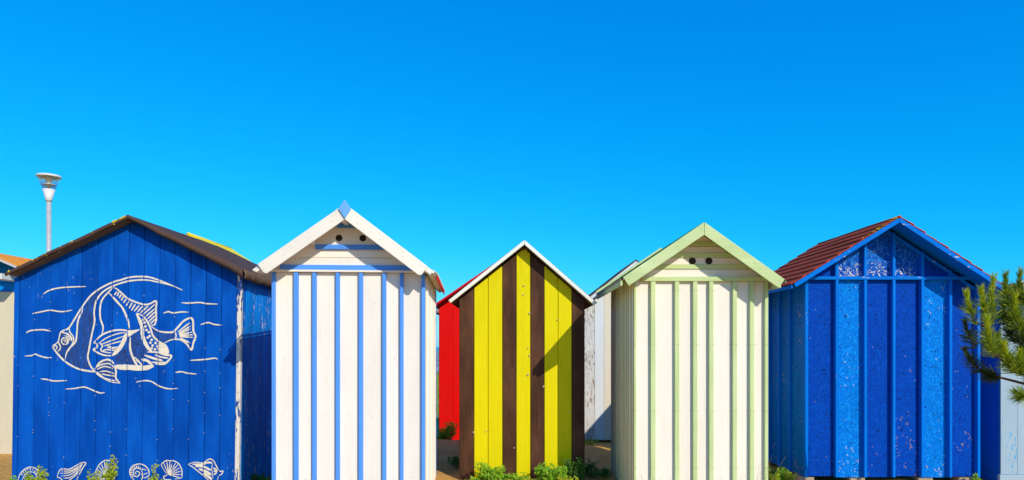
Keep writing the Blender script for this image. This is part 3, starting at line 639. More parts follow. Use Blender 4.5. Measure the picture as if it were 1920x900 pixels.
for sgn, xw in ((1, wr), (-1, wl)):
    zs_ = zs-0.01
    for i in range(14):
        y0 = 0.022+i*0.134
        board('plank', rect(y0+0.001, y0+0.133, -0.05, zs_), xw-sgn*0.022, xw-sgn*0.001, 'white2', h.o, axis='x', bev=0.002)
        board('batten', rect(y0+0.112, y0+0.142, -0.05, zs_), xw-sgn*0.0005, xw+sgn*0.018, 'sky2' if i == 13 else 'white2', h.o, axis='x', bev=0.003)
board('rear_wall', h.strip(wl+0.03, wr-0.03, -0.05, ap[0], ap[1]-0.07, ml, mr), 1.88, 1.905, 'white2', h.o)
pts = []
for i in range(7):
    x = (L2(bt[i][1])+L2(bt[i+1][0]))/2
    for z in (0.35, 0.95, 1.5, 2.05): pts.append((x+rng.uniform(-.03, .03), z+rng.uniform(-.02, .02), 0.0))
for i in range(8):
    for z in (0.3, .7, 1.1, 1.5, 1.9, 2.2): pts.append(((L2(bt[i][0])+L2(bt[i][1]))/2+rng.uniform(-.005, .005), z+rng.uniform(-.03, .03), -0.0402))
nails(h.o, pts, 0.003)
bmn = []
for (e_, m_) in ((el, ml), (er, mr)):
    for t in (0.15, 0.42, 0.7, 0.93):
        for q in (0.03, 0.085): bmn.append((ap[0]+(e_[0]-ap[0])*t, ap[1]+(e_[1]-ap[1])*t-q, -E2-0.0222))
nails(h.o, bmn, 0.003)

# ------------------------------------------------------------------ brown and yellow striped hut
h = Hut('narrow hut of vertical brown and yellow planks with ivory roof edge', 0.123, 8.29, 0.02); H3 = h
L3 = lambda px: X_(px, 8.29)-h.xc
ap = (X_(983.3, 8.17)-h.xc, Z_(450.5, 8.17)-h.zb); el = (X_(841, 8.17)-h.xc, Z_(563, 8.17)-h.zb); er = (X_(1117.5, 8.17)-h.xc, Z_(567, 8.17)-h.zb)
ml = (ap[1]-el[1])/(ap[0]-el[0]); mr = (ap[1]-er[1])/(er[0]-ap[0])
pk = [860.7, 888.8, 915, 942, 968, 994.5, 1020.7, 1046.5, 1072, 1096.7]
for i, c_ in enumerate('byybybyyb'):
    board('plank', h.strip(L3(pk[i])+0.002, L3(pk[i+1])-0.002, -0.04 + rng.uniform(-.02, .015), ap[0], ap[1]-0.075, ml, mr), rng.uniform(0, .003), 0.024, 'yellow3' if c_ == 'y' else 'brown3', h.o, bev=0.005)
wl, wr = L3(pk[0]), L3(pk[-1])
board('backing_wall', h.strip(wl+0.01, wr-0.01, 0.0, ap[0], ap[1]-0.09, ml, mr), 0.026, 0.036, 'black', h.o, bev=0)
bargeboard(h, ap, el, ml, 0.042, -0.14, -0.12, 'ivory3'); bargeboard(h, ap, er, mr, 0.042, -0.14, -0.12, 'ivory3')
h.roof(ap[0], ap[1]-0.012, el[0]+0.006, el[1]-0.008, er[0]-0.006, er[1]-0.008, -0.118, 1.12, 0.03, 'soffit', 'roof_deck')
h.roof(ap[0], ap[1]+0.004, el[0]-0.006, el[1]+0.001, er[0]+0.012, er[1]-0.004, -0.136, 1.14, 0.012, 'felt', 'roof_felt')
for sgn, xw, m_ in ((-1, wl, ml), (1, wr, mr)):
    zt = ap[1]-0.07-abs(xw-ap[0])*m_
    for i in range(6):
        board('plank', rect(0.026+i*0.17, 0.026+i*0.17+0.166, -0.04, zt-0.01), xw-sgn*0.026, xw-sgn*0.004, 'brown3', h.o, axis='x')
board('rear_wall', h.strip(wl+0.03, wr-0.03, -0.04, ap[0], ap[1]-0.08, ml, mr), 1.05, 1.075, 'brown3', h.o)
pts = [(L3(pk[i])+dx, z+rng.uniform(-.01, .01), 0) for i in range(9) for dx in (0.03, 0.14) for z in (0.25, 0.75, 1.2, 1.75)]
nails(h.o, pts, 0.0028)
# ------------------------------------------------------------------ cream hut with pale green battens
h = Hut('cream hut with pale green battens, bargeboards and two round vents', 1.99, 7.22, -0.02); H4 = h
L4 = lambda px: X_(px, 7.22)-h.xc
Z4 = lambda py: Z_(py, 7.22)-h.zb
ap = (X_(1319.5, 6.98)-h.xc, Z_(417, 6.98)-h.zb); el = (X_(1167.5, 6.98)-h.xc, Z_(520, 6.98)-h.zb); er = (X_(1470, 6.98)-h.xc, Z_(524, 6.98)-h.zb)
ml = (ap[1]-el[1])/(ap[0]-el[0]); mr = (ap[1]-er[1])/(er[0]-ap[0])
bt = [(1187.8, 1192), (1219, 1228), (1264, 1272), (1298, 1306), (1328, 1336), (1372, 1380), (1404, 1412), (1432, 1438)]
wl, wr = L4(1187.8), L4(1438)
for i in range(7):
    a, c_ = (L4(bt[i][0])+L4(bt[i][1]))/2, (L4(bt[i+1][0])+L4(bt[i+1][1]))/2
    board('plank', rect(a+0.001, c_-0.001, -0.05, Z4(528)-0.001), rng.uniform(0, .002), 0.02, 'cream4', h.o, bev=0.002)
for i, (a, c_) in enumerate(bt):
    board('batten', rect(L4(a), L4(c_), -0.05, Z4(528)-0.002), -0.038, 0.0 if 0 < i < 7 else 0.024, 'green4', h.o, bev=0.003)
board('gable_rail', rect(L4(1203), L4(1438.5), Z4(528), Z4(519.5)), -0.042, -0.0005, 'green4x', h.o)
rows = [(519.5, 504.7, 'cream4x', 0.0), (504.7, 496, 'green4x', -0.012), (496, 483, 'cream4x', 0.0), (483, 473.6, 'green4x', -0.012), (473.6, 462, 'cream4x', 0), (462, 453, 'green4x', -0.012), (453, 436, 'cream4x', 0)]
gx = lambda z, m, s_: (ap[0] + s_*(ap[1]-0.05-z)/m)
for (ya, yb, mt, yo) in rows:
    z0, z1 = Z4(ya)+0.001, Z4(yb)-0.001
    p = [(max(wl, gx(z0, ml, -1)), z0), (min(wr, gx(z0, mr, 1)), z0), (min(wr, gx(z1, mr, 1)), z1), (max(wl, gx(z1, ml, -1)), z1)]
    board('gable_board', p, yo, 0.02, mt, h.o, bev=0.002)
board('gable_board', [(max(wl, gx(Z4(528), ml, -1)), Z4(528)), (wr, Z4(528)), (wr, Z4(519.5)), (max(wl, gx(Z4(519.5), ml, -1)), Z4(519.5))], 0, 0.02, 'cream4x', h.o, bev=0)
for vx in (1298, 1329): vent(h, L4(vx), Z4(489.3), 5.4*7.22/FPX, 0.0, 'brown3', mesh=True)
bargeboard(h, ap, el, ml, 0.108, -0.262, -0.24, 'green4x'); bargeboard(h, ap, er, mr, 0.108, -0.262, -0.24, 'green4x')
pan = h.roof(ap[0], ap[1]-0.012, el[0]+0.002, el[1]-0.013, er[0]-0.002, er[1]-0.013, -0.238, 1.76, 0.022, 'cream4', 'roof_deck')
for side, (e_, m_, pn) in enumerate(((el, ml, pan[0]), (er, mr, pan[1]))):
    d = Vector((e_[0]-ap[0], e_[1]-ap[1])); L = d.length; d.normalize(); n = Vector((d.y, -d.x)); n = n if n.y > 0 else -n
    for k in range(8):
        a = Vector(ap) + d*(L*k/8) + n*0.004 - Vector((0, 0.008)); c_ = Vector(ap) + d*(L*(k+1)/8+0.02) + n*0.008 - Vector((0, 0.008))
        board('shingle_strip', [(a.x, a.y), (c_.x, c_.y), (c_.x+n.x*0.006, c_.y+n.y*0.006), (a.x+n.x*0.004, a.y+n.y*0.004)], -0.236, 1.76, 'shingle4', pn, bev=0)
    s_ = -1 if side == 0 else 1
    ex = e_[0] + (0 if side == 0 else -0.05)
    board('eave_board', rect(min(ex+s_*0.001, ex+s_*0.021), max(ex+s_*0.001, ex+s_*0.021), e_[1]-0.085, e_[1]-0.036), -0.237, 1.76, 'green4', h.o)
    bm = bmesh.new(); prev = None
    for j in range(60):
        y = -0.236 + 1.99*j/59; q = 0.010*noise.noise(Vector((y*14, 3, side)))
        cur = [bm.verts.new((e_[0]+s_*(0.022+q), y, e_[1]-0.012)), bm.verts.new((e_[0]+s_*(0.026+q), y, e_[1]-0.034+q))]
        if prev: bm.faces.new((prev[0], cur[0], cur[1], prev[1]))
        prev = cur
    o = fin(bm, 'torn_felt_edge', 'felt_edge', pn); o.modifiers.new('thickness', 'SOLIDIFY').thickness = 0.006
bargeboard(h, (ap[0], ap[1]+0.035), (el[0]-0.03, el[1]+0.02), ml, 0.10, 1.762, 1.784, 'green4x'); bargeboard(h, (ap[0], ap[1]+0.035), (er[0]+0.03, er[1]+0.02), mr, 0.10, 1.762, 1.784, 'green4x')
zt = ap[1]-0.055-(ap[0]-wl)*ml
for sgn, xw in ((-1, wl), (1, wr)):
    y0 = 0.026; i = 0
    while y0 < 1.56:
        wd = (0.10, 0.19, 0.13, 0.15)[i % 4]
        board('plank', rect(y0+0.001, y0+wd-0.001, -0.05, zt-0.01), xw-sgn*0.022, xw-sgn*0.001, 'cream4', h.o, axis='x', bev=0.002)
        board('batten', rect(y0+wd-0.017, y0+wd+0.015, -0.05, zt-0.01), xw-sgn*0.0005, xw+sgn*0.007, 'green4', h.o, axis='x', bev=0.003)
        y0 += wd; i += 1
board('rear_wall', h.strip(wl+0.03, wr-0.03, -0.05, ap[0], ap[1]-0.06, ml, mr), 1.67, 1.695, 'cream4', h.o)
pts = []
for i, (a, c_) in enumerate(bt):
    for py in (545, 646, 770, 876):
        z = Z4(py)
        for t in (0.22, 0.78): pts.append((L4(a)+(L4(c_)-L4(a))*t, z+rng.uniform(-.004, .004), -0.0382))
        for q in (-0.028, 0.028):
            if 0 < i < 7: pts.append(((L4(a)+L4(c_))/2+q*1.6, z+rng.uniform(-.004, .004), 0.0))
nails(h.o, pts, 0.0032)
nails(h.o, [(ap[0]+(e_[0]-ap[0])*t, ap[1]+(e_[1]-ap[1])*t-0.06, -0.2622) for e_ in (el, er) for t in (0.03, .33, .62, .93)], 0.0032)

# ------------------------------------------------------------------ blue strand board hut with red brown shingles
h = Hut('blue strand board hut with bright blue battens and red brown shingles', 4.40, 8.0, 0.085); H5 = h
L5 = lambda px: X_(px, 8.0)-h.xc
Z5 = lambda py: Z_(py, 8.0)-h.zb
ap = (X_(1685, 7.7)-h.xc, Z_(408, 7.7)-h.zb); el = (X_(1487, 7.7)-h.xc, Z_(532, 7.7)-h.zb); er = (X_(1878, 7.7)-h.xc, Z_(535, 7.7)-h.zb)
ml = (ap[1]-el[1])/(ap[0]-el[0]); mr = (ap[1]-er[1])/(er[0]-ap[0])
bt = [(1506, 1511.5), (1562.5, 1568), (1616, 1621), (1669, 1674), (1722.5, 1727.5), (1774.7, 1779.5), (1827, 1832)]
wl, wr = L5(1506), L5(1832)
zr0, zr1 = Z5(525), Z5(519)
for i in range(6):
    a, c_ = (L5(bt[i][0])+L5(bt[i][1]))/2, (L5(bt[i+1][0])+L5(bt[i+1][1]))/2
    board('panel', rect(a+0.001, c_-0.001, 0.0 + rng.uniform(-.012, .006), zr0+0.018), 0.0, 0.012, 'light5' if i in (1, 4) else 'dark5', h.o, bev=0)
    board('gable_panel', h.strip(a+0.001, c_-0.001, zr0+0.020, ap[0], ap[1]-0.07, ml, mr), 0.0, 0.012, 'peel5' if i in (1, 2, 3) else 'dark5', h.o, bev=0)
for i, (a, c_) in enumerate(bt):
    x0, x1 = L5(a), L5(c_)
    board('batten', rect(x0, x1, 0.0, zr0-0.001), -0.058, -0.0005 if 0 < i < 6 else 0.02, 'batten5', h.o, bev=0.002)
    if 0 < i < 6: board('batten', h.strip(x0, x1, zr1+0.001, ap[0], ap[1]-0.078, ml, mr), -0.058, -0.0005, 'batten5', h.o, bev=0.002)
board('gable_rail', rect(L5(1514), L5(1822), zr0, zr1), -0.060, -0.0006, 'batten5x', h.o, bev=0.002)
bargeboard(h, ap, el, ml, 0.050, -0.322, -0.30, 'batten5x'); bargeboard(h, ap, er, mr, 0.050, -0.322, -0.30, 'batten5x')
pan = h.roof(ap[0], ap[1]-0.006, el[0]+0.004, el[1]-0.004, er[0]-0.004, er[1]-0.004, -0.298, 1.72, 0.018, 'batten5', 'roof_deck')
for side, (e_, pn) in enumerate(((el, pan[0]), (er, pan[1]))):
    d = Vector((e_[0]-ap[0], e_[1]-ap[1])); L = d.length; d.normalize(); n = Vector((d.y, -d.x)); n = n if n.y > 0 else -n
    NR = 9
    for k in range(NR):
        sag = 0.0
        a = Vector(ap) + d*(L*k/NR-0.01) + n*0.003; c_ = Vector(ap) + d*(L*(k+1)/NR+0.03) + n*0.011
        yb = -0.318+rng.uniform(-.01, .006)
        bm = bmesh.new(); NSEG = 14; prev = None
        for j in range(NSEG+1):
            y = yb + 2.04*j/NSEG; wv = 0.006*noise.noise(Vector((y*3, k*3.3, side)))
            lift = 0.012*max(0, noise.noise(Vector((y*1.3, k*0.9+4, side)))) if k < 3 else 0.003*noise.noise(Vector((y*3, k, side)))
            cur = [bm.verts.new((p.x, y, p.y)) for p in (a, c_ + n*lift + d*wv, c_ + n*(0.009+lift) + d*wv, a + n*0.004)]
            if prev:
                for q in range(4): bm.faces.new((prev[q], prev[(q+1) % 4], cur[(q+1) % 4], cur[q]))
            else: bm.faces.new(cur)
            prev = cur
        bm.faces.new(prev[::-1]); fin(bm, 'shingle_strip', 'shingle5', pn)
    board('eave_board', rect(*sorted((e_[0]+(-.022 if side == 0 else .002), e_[0]+(-.002 if side == 0 else .022))), e_[1]-0.055, e_[1]-0.012), -0.30, 1.70, 'batten5', h.o)
bm = bmesh.new(); tube(bm, [(ap[0], -0.33, ap[1]+0.004), (ap[0]+.004, 0.4, ap[1]+0.008), (ap[0]-.003, 1.1, ap[1]+0.001), (ap[0], 1.72, ap[1]+0.004)], [0.016]*4, 8); fin(bm, 'ridge_cap', 'shingle5', h.o, smooth=True)
for i in range(16):
    t = rng.uniform(0.02, 0.34); x = ap[0]+(el[0]-ap[0])*t; z = ap[1]+(el[1]-ap[1])*t
    bm = bmesh.new(); bmesh.ops.create_icosphere(bm, subdivisions=1, radius=rng.uniform(.008, .02))
    for vv in bm.verts: vv.co = Vector((x, rng.uniform(-.325, -.28), z+0.020)) + Vector((vv.co.x*1.6, vv.co.y, vv.co.z*0.45-0.0))
    fin(bm, 'lichen_patch', 'lichen', h.o)
zt = ap[1]-0.06-(ap[0]-wl)*ml
for sgn, xw in ((-1, wl), (1, wr)):
    for i in range(5):
        y0 = 0.022+i*0.333
        board('panel', rect(y0+0.001, y0+0.332, 0.0, zt-0.01), xw-sgn*0.014, xw-sgn*0.002, 'side5', h.o, axis='x', bev=0)
        board('batten', rect(y0+0.305, y0+0.345, 0.0, zt-0.01), xw-sgn*0.0015, xw+sgn*0.030, 'batten5', h.o, axis='x')
board('rear_wall', h.strip(wl+0.02, wr-0.02, 0.0, ap[0], ap[1]-0.07, ml, mr), 1.70, 1.715, 'side5', h.o)
board('rafter', [(ap[0]+0.02, ap[1]-0.085), (ap[0]+0.02, ap[1]-0.125), (wr-0.02, ap[1]-0.125-(wr-0.04-ap[0])*mr), (wr-0.02, ap[1]-0.085-(wr-0.04-ap[0])*mr)], -0.030, -0.0007, 'batten5x', h.o)
for x in (wl+0.04, -0.35, 0.45, wr-0.12):
    board('foundation_block', rect(x-0.08, x+0.1, -0.14, -0.006), 0.02, 0.22, 'block', h.o, bev=0.01)
pts = [((L5(a)+L5(c_))/2+rng.uniform(-.004, .004), z+rng.uniform(-.05, .05), -0.0582) for a, c_ in bt for z in (0.25, 0.7, 1.15, 1.6, 1.95)]
nails(h.o, pts, 0.0032, mat='mesh')
nails(h.o, [(L5(rng.uniform(1515, 1825)), rng.uniform(0.02, 2.1), -0.001) for _ in range(40)], 0.005, mat='snail')

# ------------------------------------------------------------------ pale blue hut by the pine
h = Hut('pale blue hut with beige fascia and chipped paint behind the pine', 6.72, 8.05, 0.0); H6 = h
wl, wr = X_(1876, 8.05)-h.xc, 1.0
for i in range(10):
    a = wl+0.002+i*0.2
    board('plank', rect(a+0.0008, a+0.1992, 0.10, 2.28), 0, 0.02, 'hut6', h.o, bev=0.002)
board('plinth', rect(wl-0.02, wl+2.02, -0.06, 0.098), -0.018, 0.022, 'hut6', h.o)
for sgn, xw in ((-1, wl), (1, wl+2.0)):
    for i in range(8): board('plank', rect(0.023+i*0.22, 0.023+i*0.22+0.2194, 0.10, 2.28), xw-sgn*0.001-0.01, xw-sgn*0.001+0.01, 'hut6_side', h.o, axis='x', bev=0.001)
    board('plinth', rect(0.023, 1.78, -0.06, 0.098), xw+sgn*0.002-0.012, xw+sgn*0.002+0.012, 'hut6_side', h.o, axis='x')
board('rear_wall', rect(wl+0.012, wl+1.99, -0.05, 2.28), 1.785, 1.80, 'hut6', h.o)
fz = Z_(553, 7.70)
for k in range(2): board('fascia_board', rect(wl-0.075, wl+2.1, fz+k*0.080, fz+k*0.080+0.077), -0.37+0.006*k, -0.35, 'beige_x', h.o)
board('roof_deck', rect(wl-0.07, wl+2.1, 2.285, 2.325), -0.348, 1.9, 'beige_x', h.o)
# ------------------------------------------------------------------ red hut behind
h = Hut('bright red hut standing behind the striped hut', -0.386, 12.5, -0.2)
ap = (X_(927, 12.3)-h.xc, Z_(494, 12.3)-h.zb); el = (X_(811, 12.3)-h.xc, Z_(573, 12.3)-h.zb); er = (2*ap[0]-el[0], el[1])
m_ = (ap[1]-el[1])/(ap[0]-el[0]); wl = X_(823.5, 12.5)-h.xc; wr = 2*ap[0]-wl
for i in range(8):
    a = wl+(wr-wl)*i/8; board('plank', h.strip(a+.0012, a+(wr-wl)/8-.0012, -0.06, ap[0], ap[1]-0.05, m_, m_), 0, 0.02, 'red', h.o, bev=0.002)
bargeboard(h, ap, el, m_, 0.035, -0.22, -0.20, 'redx'); bargeboard(h, ap, er, m_, 0.035, -0.22, -0.20, 'redx')
h.roof(ap[0], ap[1]-0.01, el[0]+.004, el[1]-0.01, er[0]-.004, er[1]-0.01, -0.198, 1.7, 0.022, 'redx', 'roof_deck')
board('eave_board', rect(el[0]-0.012, el[0]+0.004, el[1]-0.12, el[1]-0.034), -0.19, 1.7, 'bare_wood', h.o)
board('eave_return', rect(el[0]+0.006, wl-0.004, el[1]-0.12, el[1]-0.07), -0.02, 0.0, 'bare_wood', h.o)
for sgn, xw in ((-1, wl), (1, wr)): board('side_wall', rect(0.022, 1.55, -0.06, ap[1]-0.06-(ap[0]-wl)*m_), xw-0.008, xw+0.008, 'red', h.o, axis='x')
board('rear_wall', h.strip(wl+.02, wr-.02, -0.06, ap[0], ap[1]-0.06, m_, m_), 1.56, 1.58, 'red', h.o)
# ------------------------------------------------------------------ white hut behind
h = Hut('weathered white plank hut behind, seen between striped and cream huts', 2.05, 11.5, 0.0)
ap = (0.0, Z_(488, 11.3)); el = (-0.97, Z_(488, 11.3)-0.97*0.78); er = (0.97, el[1]); m_ = 0.78
wl, wr = -0.86, 0.86; edges = [wl, X_(1115, 11.5)-h.xc, X_(1132.5, 11.5)-h.xc]
while edges[-1] < wr-0.2: edges.append(edges[-1]+0.16)
edges[-1] = wr
for i in range(len(edges)-1):
    board('plank', h.strip(edges[i]+.0015, edges[i+1]-.0015, 0.035, ap[0], ap[1]-0.05, m_, m_), 0, 0.02, ('grey_white', 'pale_white', 'cream_pale')[i % 3], h.o, bev=0.002)
bargeboard(h, ap, el, m_, 0.06, -0.22, -0.20, 'pale_white'); bargeboard(h, ap, er, m_, 0.06, -0.22, -0.20, 'pale_white')
h.roof(ap[0], ap[1]+0.012, el[0]-.02, el[1]-0.004, er[0]+.02, er[1]-0.004, -0.225, 1.7, 0.02, 'felt', 'roof_felt')
for sgn, xw in ((-1, wl), (1, wr)): board('side_wall', rect(0.022, 1.55, 0.03, ap[1]-0.06-wr*m_), xw-0.008, xw+0.008, 'pale_white', h.o, axis='x')
board('rear_wall', h.strip(wl+.02, wr-.02, 0.03, ap[0], ap[1]-0.06, m_, m_), 1.56, 1.58, 'pale_white', h.o)
for x in (-0.75, 0, 0.75): board('foundation_block', rect(x-0.1, x+0.1, -0.12, 0.03), 0.1, 0.3, 'block', h.o, bev=0.01)
# ------------------------------------------------------------------ orange roofed hut at the left
h = Hut('hut with orange roof, blue gable and ivory board front', -7.43, 10.0, 0.0)
ap = (0.0, Z_(470, 9.6)); er = (X_(34, 9.6)-h.xc, Z_(498, 9.6)); m_ = (ap[1]-er[1])/er[0]; el = (-0.95, ap[1]-0.95*m_)
wl, wr = -0.82, X_(42, 10.0)-h.xc
zt = Z_(545.5, 10)
i = 0; x = wr
while x > wl+0.05:
    a = max(wl, x-0.122); board('plank', rect(a+.001, x-.001, 0.02, zt-0.012), 0, 0.02, 'cream_left', h.o, bev=0.002); x = a
board('ledge', rect(wl, wr+0.005, zt-0.010, zt+0.004), -0.02, 0.02, 'cyan_x', h.o)
z = zt+0.006
while z < ap[1]-0.12:
    z1 = min(z+0.115, ap[1]-0.08); xx = lambda q, s_: min(abs(wl if s_ < 0 else wr), (ap[1]-0.06-q)/m_)
    board('gable_board', [(-xx(z, -1), z), (xx(z, 1), z), (xx(z1, 1), z1-.002), (-xx(z1, -1), z1-.002)], 0.0, 0.02, 'cyan_x', h.o, bev=0.003); z = z1
bargeboard(h, ap, er, m_, 0.045, -0.42, -0.40, 'grey_fascia'); bargeboard(h, ap, el, m_, 0.045, -0.42, -0.40, 'grey_fascia')
h.roof(ap[0], ap[1]+0.004, el[0]-.01, el[1], er[0]+.01, er[1], -0.425, 1.7, 0.012, 'orange', 'roof_panel'); h.roof(ap[0], ap[1]-0.012, el[0]+.004, el[1]-0.014, er[0]-.004, er[1]-0.014, -0.398, 1.68, 0.02, 'soffit', 'roof_deck')
board('beam_end', rect(X_(-8, 9.65)-h.xc, X_(8, 9.65)-h.xc, Z_(524, 9.65), Z_(513, 9.65)), -0.40, -0.002, 'pale_white', h.o)
for xw in (wl, wr): board('side_wall', rect(0.022, 1.5, 0.02, ap[1]-0.07-wr*m_ if xw > 0 else ap[1]-0.07+wl*m_), xw-0.012 if xw > 0 else xw, xw if xw > 0 else xw+0.012, 'cream_left', h.o, axis='x')
board('rear_wall', h.strip(wl+.02, wr-.02, 0.02, 0, ap[1]-0.07, m_, m_), 1.5, 1.52, 'cream_left', h.o)
# ------------------------------------------------------------------ yellow roofed hut
h = Hut('hut with bright yellow roof behind the fish mural hut', -4.70, 10.0, 0.0)
ap = (0.0, Z_(437, 9.9)); er = (0.95, ap[1]-0.62); el = (-0.95, ap[1]-0.62); m_ = 0.62/0.95
h.roof(ap[0], ap[1], el[0], el[1], er[0], er[1], -0.10, 1.40, 0.03, 'yellow_roof')
bm = bmesh.new(); tube(bm, [(0, -0.11, ap[1]-0.004), (0, 1.41, ap[1]-0.004)], 0.014, 8); fin(bm, 'ridge_cap', 'yellow_roof', h.o, smooth=True)
for i in range(10):
    a = -0.84+i*0.168; board('plank', h.strip(a+.001, a+.167, -0.05, 0, ap[1]-0.04, m_, m_), 0, 0.02, 'pale_white', h.o)
for xw in (-0.84, 0.84): board('side_wall', rect(0.022, 1.3, -0.05, ap[1]-0.045-0.86*m_), xw-0.008, xw+0.008, 'pale_white', h.o, axis='x')
board('rear_wall', h.strip(-.82, .82, -0.05, 0, ap[1]-0.045, m_, m_), 1.31, 1.33, 'pale_white', h.o)

# ------------------------------------------------------------------ street lamp
DL = 14.0; sL = DL/FPX; xL = X_(91.5, DL)
lp = thing('street_lamp', 'tall grey street lamp with clear cone shade behind the huts', 'street lamp', (xL, DL, 0))
zt = lambda py: Z_(py, DL)
bm = lathe([(0.10, 0), (0.10, 0.05), (0.055, 0.08), (0.052, 1.2), (0.045, zt(376)), (0, zt(376))], 16); fin(bm, 'pole', 'steel', lp, smooth=True)
bm = lathe([(0.0, zt(378)), (0.055, zt(378)), (0.062, zt(374)), (12.3*sL*0.84, zt(355)), (12.3*sL*0.84-.008, zt(355.5)), (0, zt(357))], 28); fin(bm, 'lamp_cup', 'lampwhite', lp, smooth=True)
bm = lathe([(12.3*sL*0.84, zt(355)), (23*sL*0.84, zt(331)), (23*sL*0.84-.006, zt(331)), (12.3*sL*0.84-.006, zt(355))], 32, True); fin(bm, 'lamp_shade', 'glass', lp, smooth=True)
bm = lathe([(0, zt(327.2)), (23*sL*0.84, zt(329.0)), (24.6*sL*0.84, zt(331.2)), (24.2*sL*0.84, zt(332.5)), (0, zt(332.2))], 32); fin(bm, 'lamp_lid', 'lampwhite', lp)
bm = lathe([(0.05, zt(341)), (14*sL*0.84, zt(333)), (14*sL*0.84-.01, zt(333)), (0.04, zt(341.5))], 24); fin(bm, 'reflector', 'reflector', lp, smooth=True)
bm = lathe([(0, zt(344)), (15*sL*0.84, zt(346.5)), (15*sL*0.84, zt(347.3)), (0, zt(349))], 24); fin(bm, 'reflector', 'reflector', lp)
bm = lathe([(0, zt(352)), (.03, zt(351)), (.05, zt(342)), (.045, zt(338)), (0, zt(335))], 12); fin(bm, 'bulb', 'lampwhite', lp, smooth=True)
bm = lathe([(0, zt(356)), (.06, zt(355.5)), (.02, zt(351)), (0, zt(351))], 12); fin(bm, 'lamp_socket', 'black', lp)

# ------------------------------------------------------------------ plants
def leaflet(bm, p, d, up, L, wd):
    s_ = d.cross(up); s_ = s_.normalized() if s_.length > 1e-4 else Vector((1, 0, 0))
    q = [p, p + d*L*0.5 + s_*wd*0.5 + up*L*0.06, p + d*L + up*L*-0.05, p + d*L*0.5 - s_*wd*0.5 + up*L*0.06]
    bm.faces.new([bm.verts.new(x) for x in q])
def rv(): return Vector((rng.gauss(0, 1), rng.gauss(0, 1), rng.gauss(0, 1))).normalized()
def weed(label, x, y, ht, spread, stems, leaf='leaf', group=None, lean=(0, 0), lsz=0.021, dens=1.25):
    z0 = gh(x, y)-0.01; ht *= 1.25
    t = thing('weed_plant', label, 'plant', (x, y, z0), group=group)
    bs = bmesh.new(); bl = bmesh.new()
    for _ in range(stems):
        a = rng.uniform(0, 2*math.pi); r = spread*math.sqrt(rng.random()); hh = ht*rng.uniform(0.5, 1.0)
        b0 = Vector((r*0.35*math.cos(a), r*0.35*math.sin(a), 0)); e = Vector((r*math.cos(a)+lean[0], r*0.8*math.sin(a)+lean[1], hh))
        mid = (b0+e)/2 + Vector((rng.uniform(-.03, .03), rng.uniform(-.03, .03), hh*0.12))
        pts_ = [b0*(1-u)**2 + mid*2*u*(1-u) + e*u*u for u in [k/5 for k in range(6)]]
        tube(bs, pts_, [0.0022-0.0002*k for k in range(6)], 4, False)
        nl = int(max(5, hh/0.014*dens))
        for k in range(nl):
            u = 0.25+0.75*(k+rng.random())/nl; p = b0*(1-u)**2 + mid*2*u*(1-u) + e*u*u
            d = rv(); d.z = abs(d.z)*0.5; d.y -= 0.25; d.normalize(); p2 = p + d*rng.uniform(0.01, 0.035)
            up = (Vector((0.25, -0.6, 0.75)) + rv()*0.55).normalized(); sc = lsz*rng.uniform(0.65, 1.25)
            side = d.cross(up).normalized() if d.cross(up).length > 1e-3 else Vector((1, 0, 0))
            for dd in (d, (d*0.45+side).normalized(), (d*0.45-side).normalized()): leaflet(bl, p2, dd, up, sc, sc*0.85)
    fin(bs, 'stem', 'stem', t); me_ = bpy.data.meshes.new('foliage'); bl.to_mesh(me_); bl.free(); link('foliage', me_, leaf, t)
    return t
G3 = 'weeds along the foot of the striped hut'; lb3 = 'bushy bright green weed at the foot of the brown and yellow hut'
for (px, D, ht, sp, n, lf) in ((893, 7.95, 0.11, .10, 12, 'leaf'), (912, 8.05, 0.22, .13, 20, 'leaf'), (925, 7.9, 0.20, .14, 20, 'leaf'), (945, 8.02, 0.12, .09, 12, 'leaf'), (968, 7.95, 0.13, .12, 20, 'leaf'), (975, 7.85, 0.12, .13, 16, 'leaf_yel'), (1018, 8.05, 0.20, .10, 16, 'leaf'), (1030, 7.9, 0.19, .13, 22, 'leaf'), (1048, 7.95, 0.20, .12, 20, 'leaf'), (1062, 7.85, 0.13, .12, 16, 'leaf_yel'), (1072, 8.05, 0.24, .10, 14, 'leaf_dark'), (1086, 8.0, 0.26, .07, 10, 'leaf_dark'), (1000, 7.9, 0.07, .12, 12, 'leaf'), (873, 7.9, 0.07, .10, 10, 'leaf')):
    weed({'leaf': lb3, 'leaf_yel': 'yellowish green weed at the foot of the brown and yellow hut', 'leaf_dark': 'dark green weed in the shaded corner of the brown and yellow hut'}[lf], X_(px, D), D, ht, sp, n, lf, G3)
Gg = 'dark weeds in the sandy gap beside the cream hut'
for (px, D, ht, sp) in ((1106, 8.5, 0.16, .09), (1118, 8.35, 0.10, .12), (1134, 8.3, 0.10, .08)): weed('weed with shade-toned leaves in the shaded gap beside the cream hut', X_(px, D), D, ht, sp, 12, 'leaf_dark', Gg)
Gr = 'weeds at the foot of the red hut'
for (px, D, ht, sp, lf) in ((836, 12.15, 0.24, .15, 'leaf'), (846, 12.0, 0.28, .15, 'leaf_yel'), (822, 12.2, 0.11, .12, 'leaf')): weed('low weed at the corner of the bright red hut' if ht < .15 else 'bushy yellowish weed growing against the bright red hut' if lf == 'leaf_yel' else 'bushy green weed growing against the bright red hut', X_(px, D), D, ht, sp, 18, lf, Gr, lsz=0.022)
weed('low weed with shade-toned leaves in the shade between striped hut and red hut', X_(852, 9.0), 9.0, 0.14, .10, 12, 'leaf_dark')
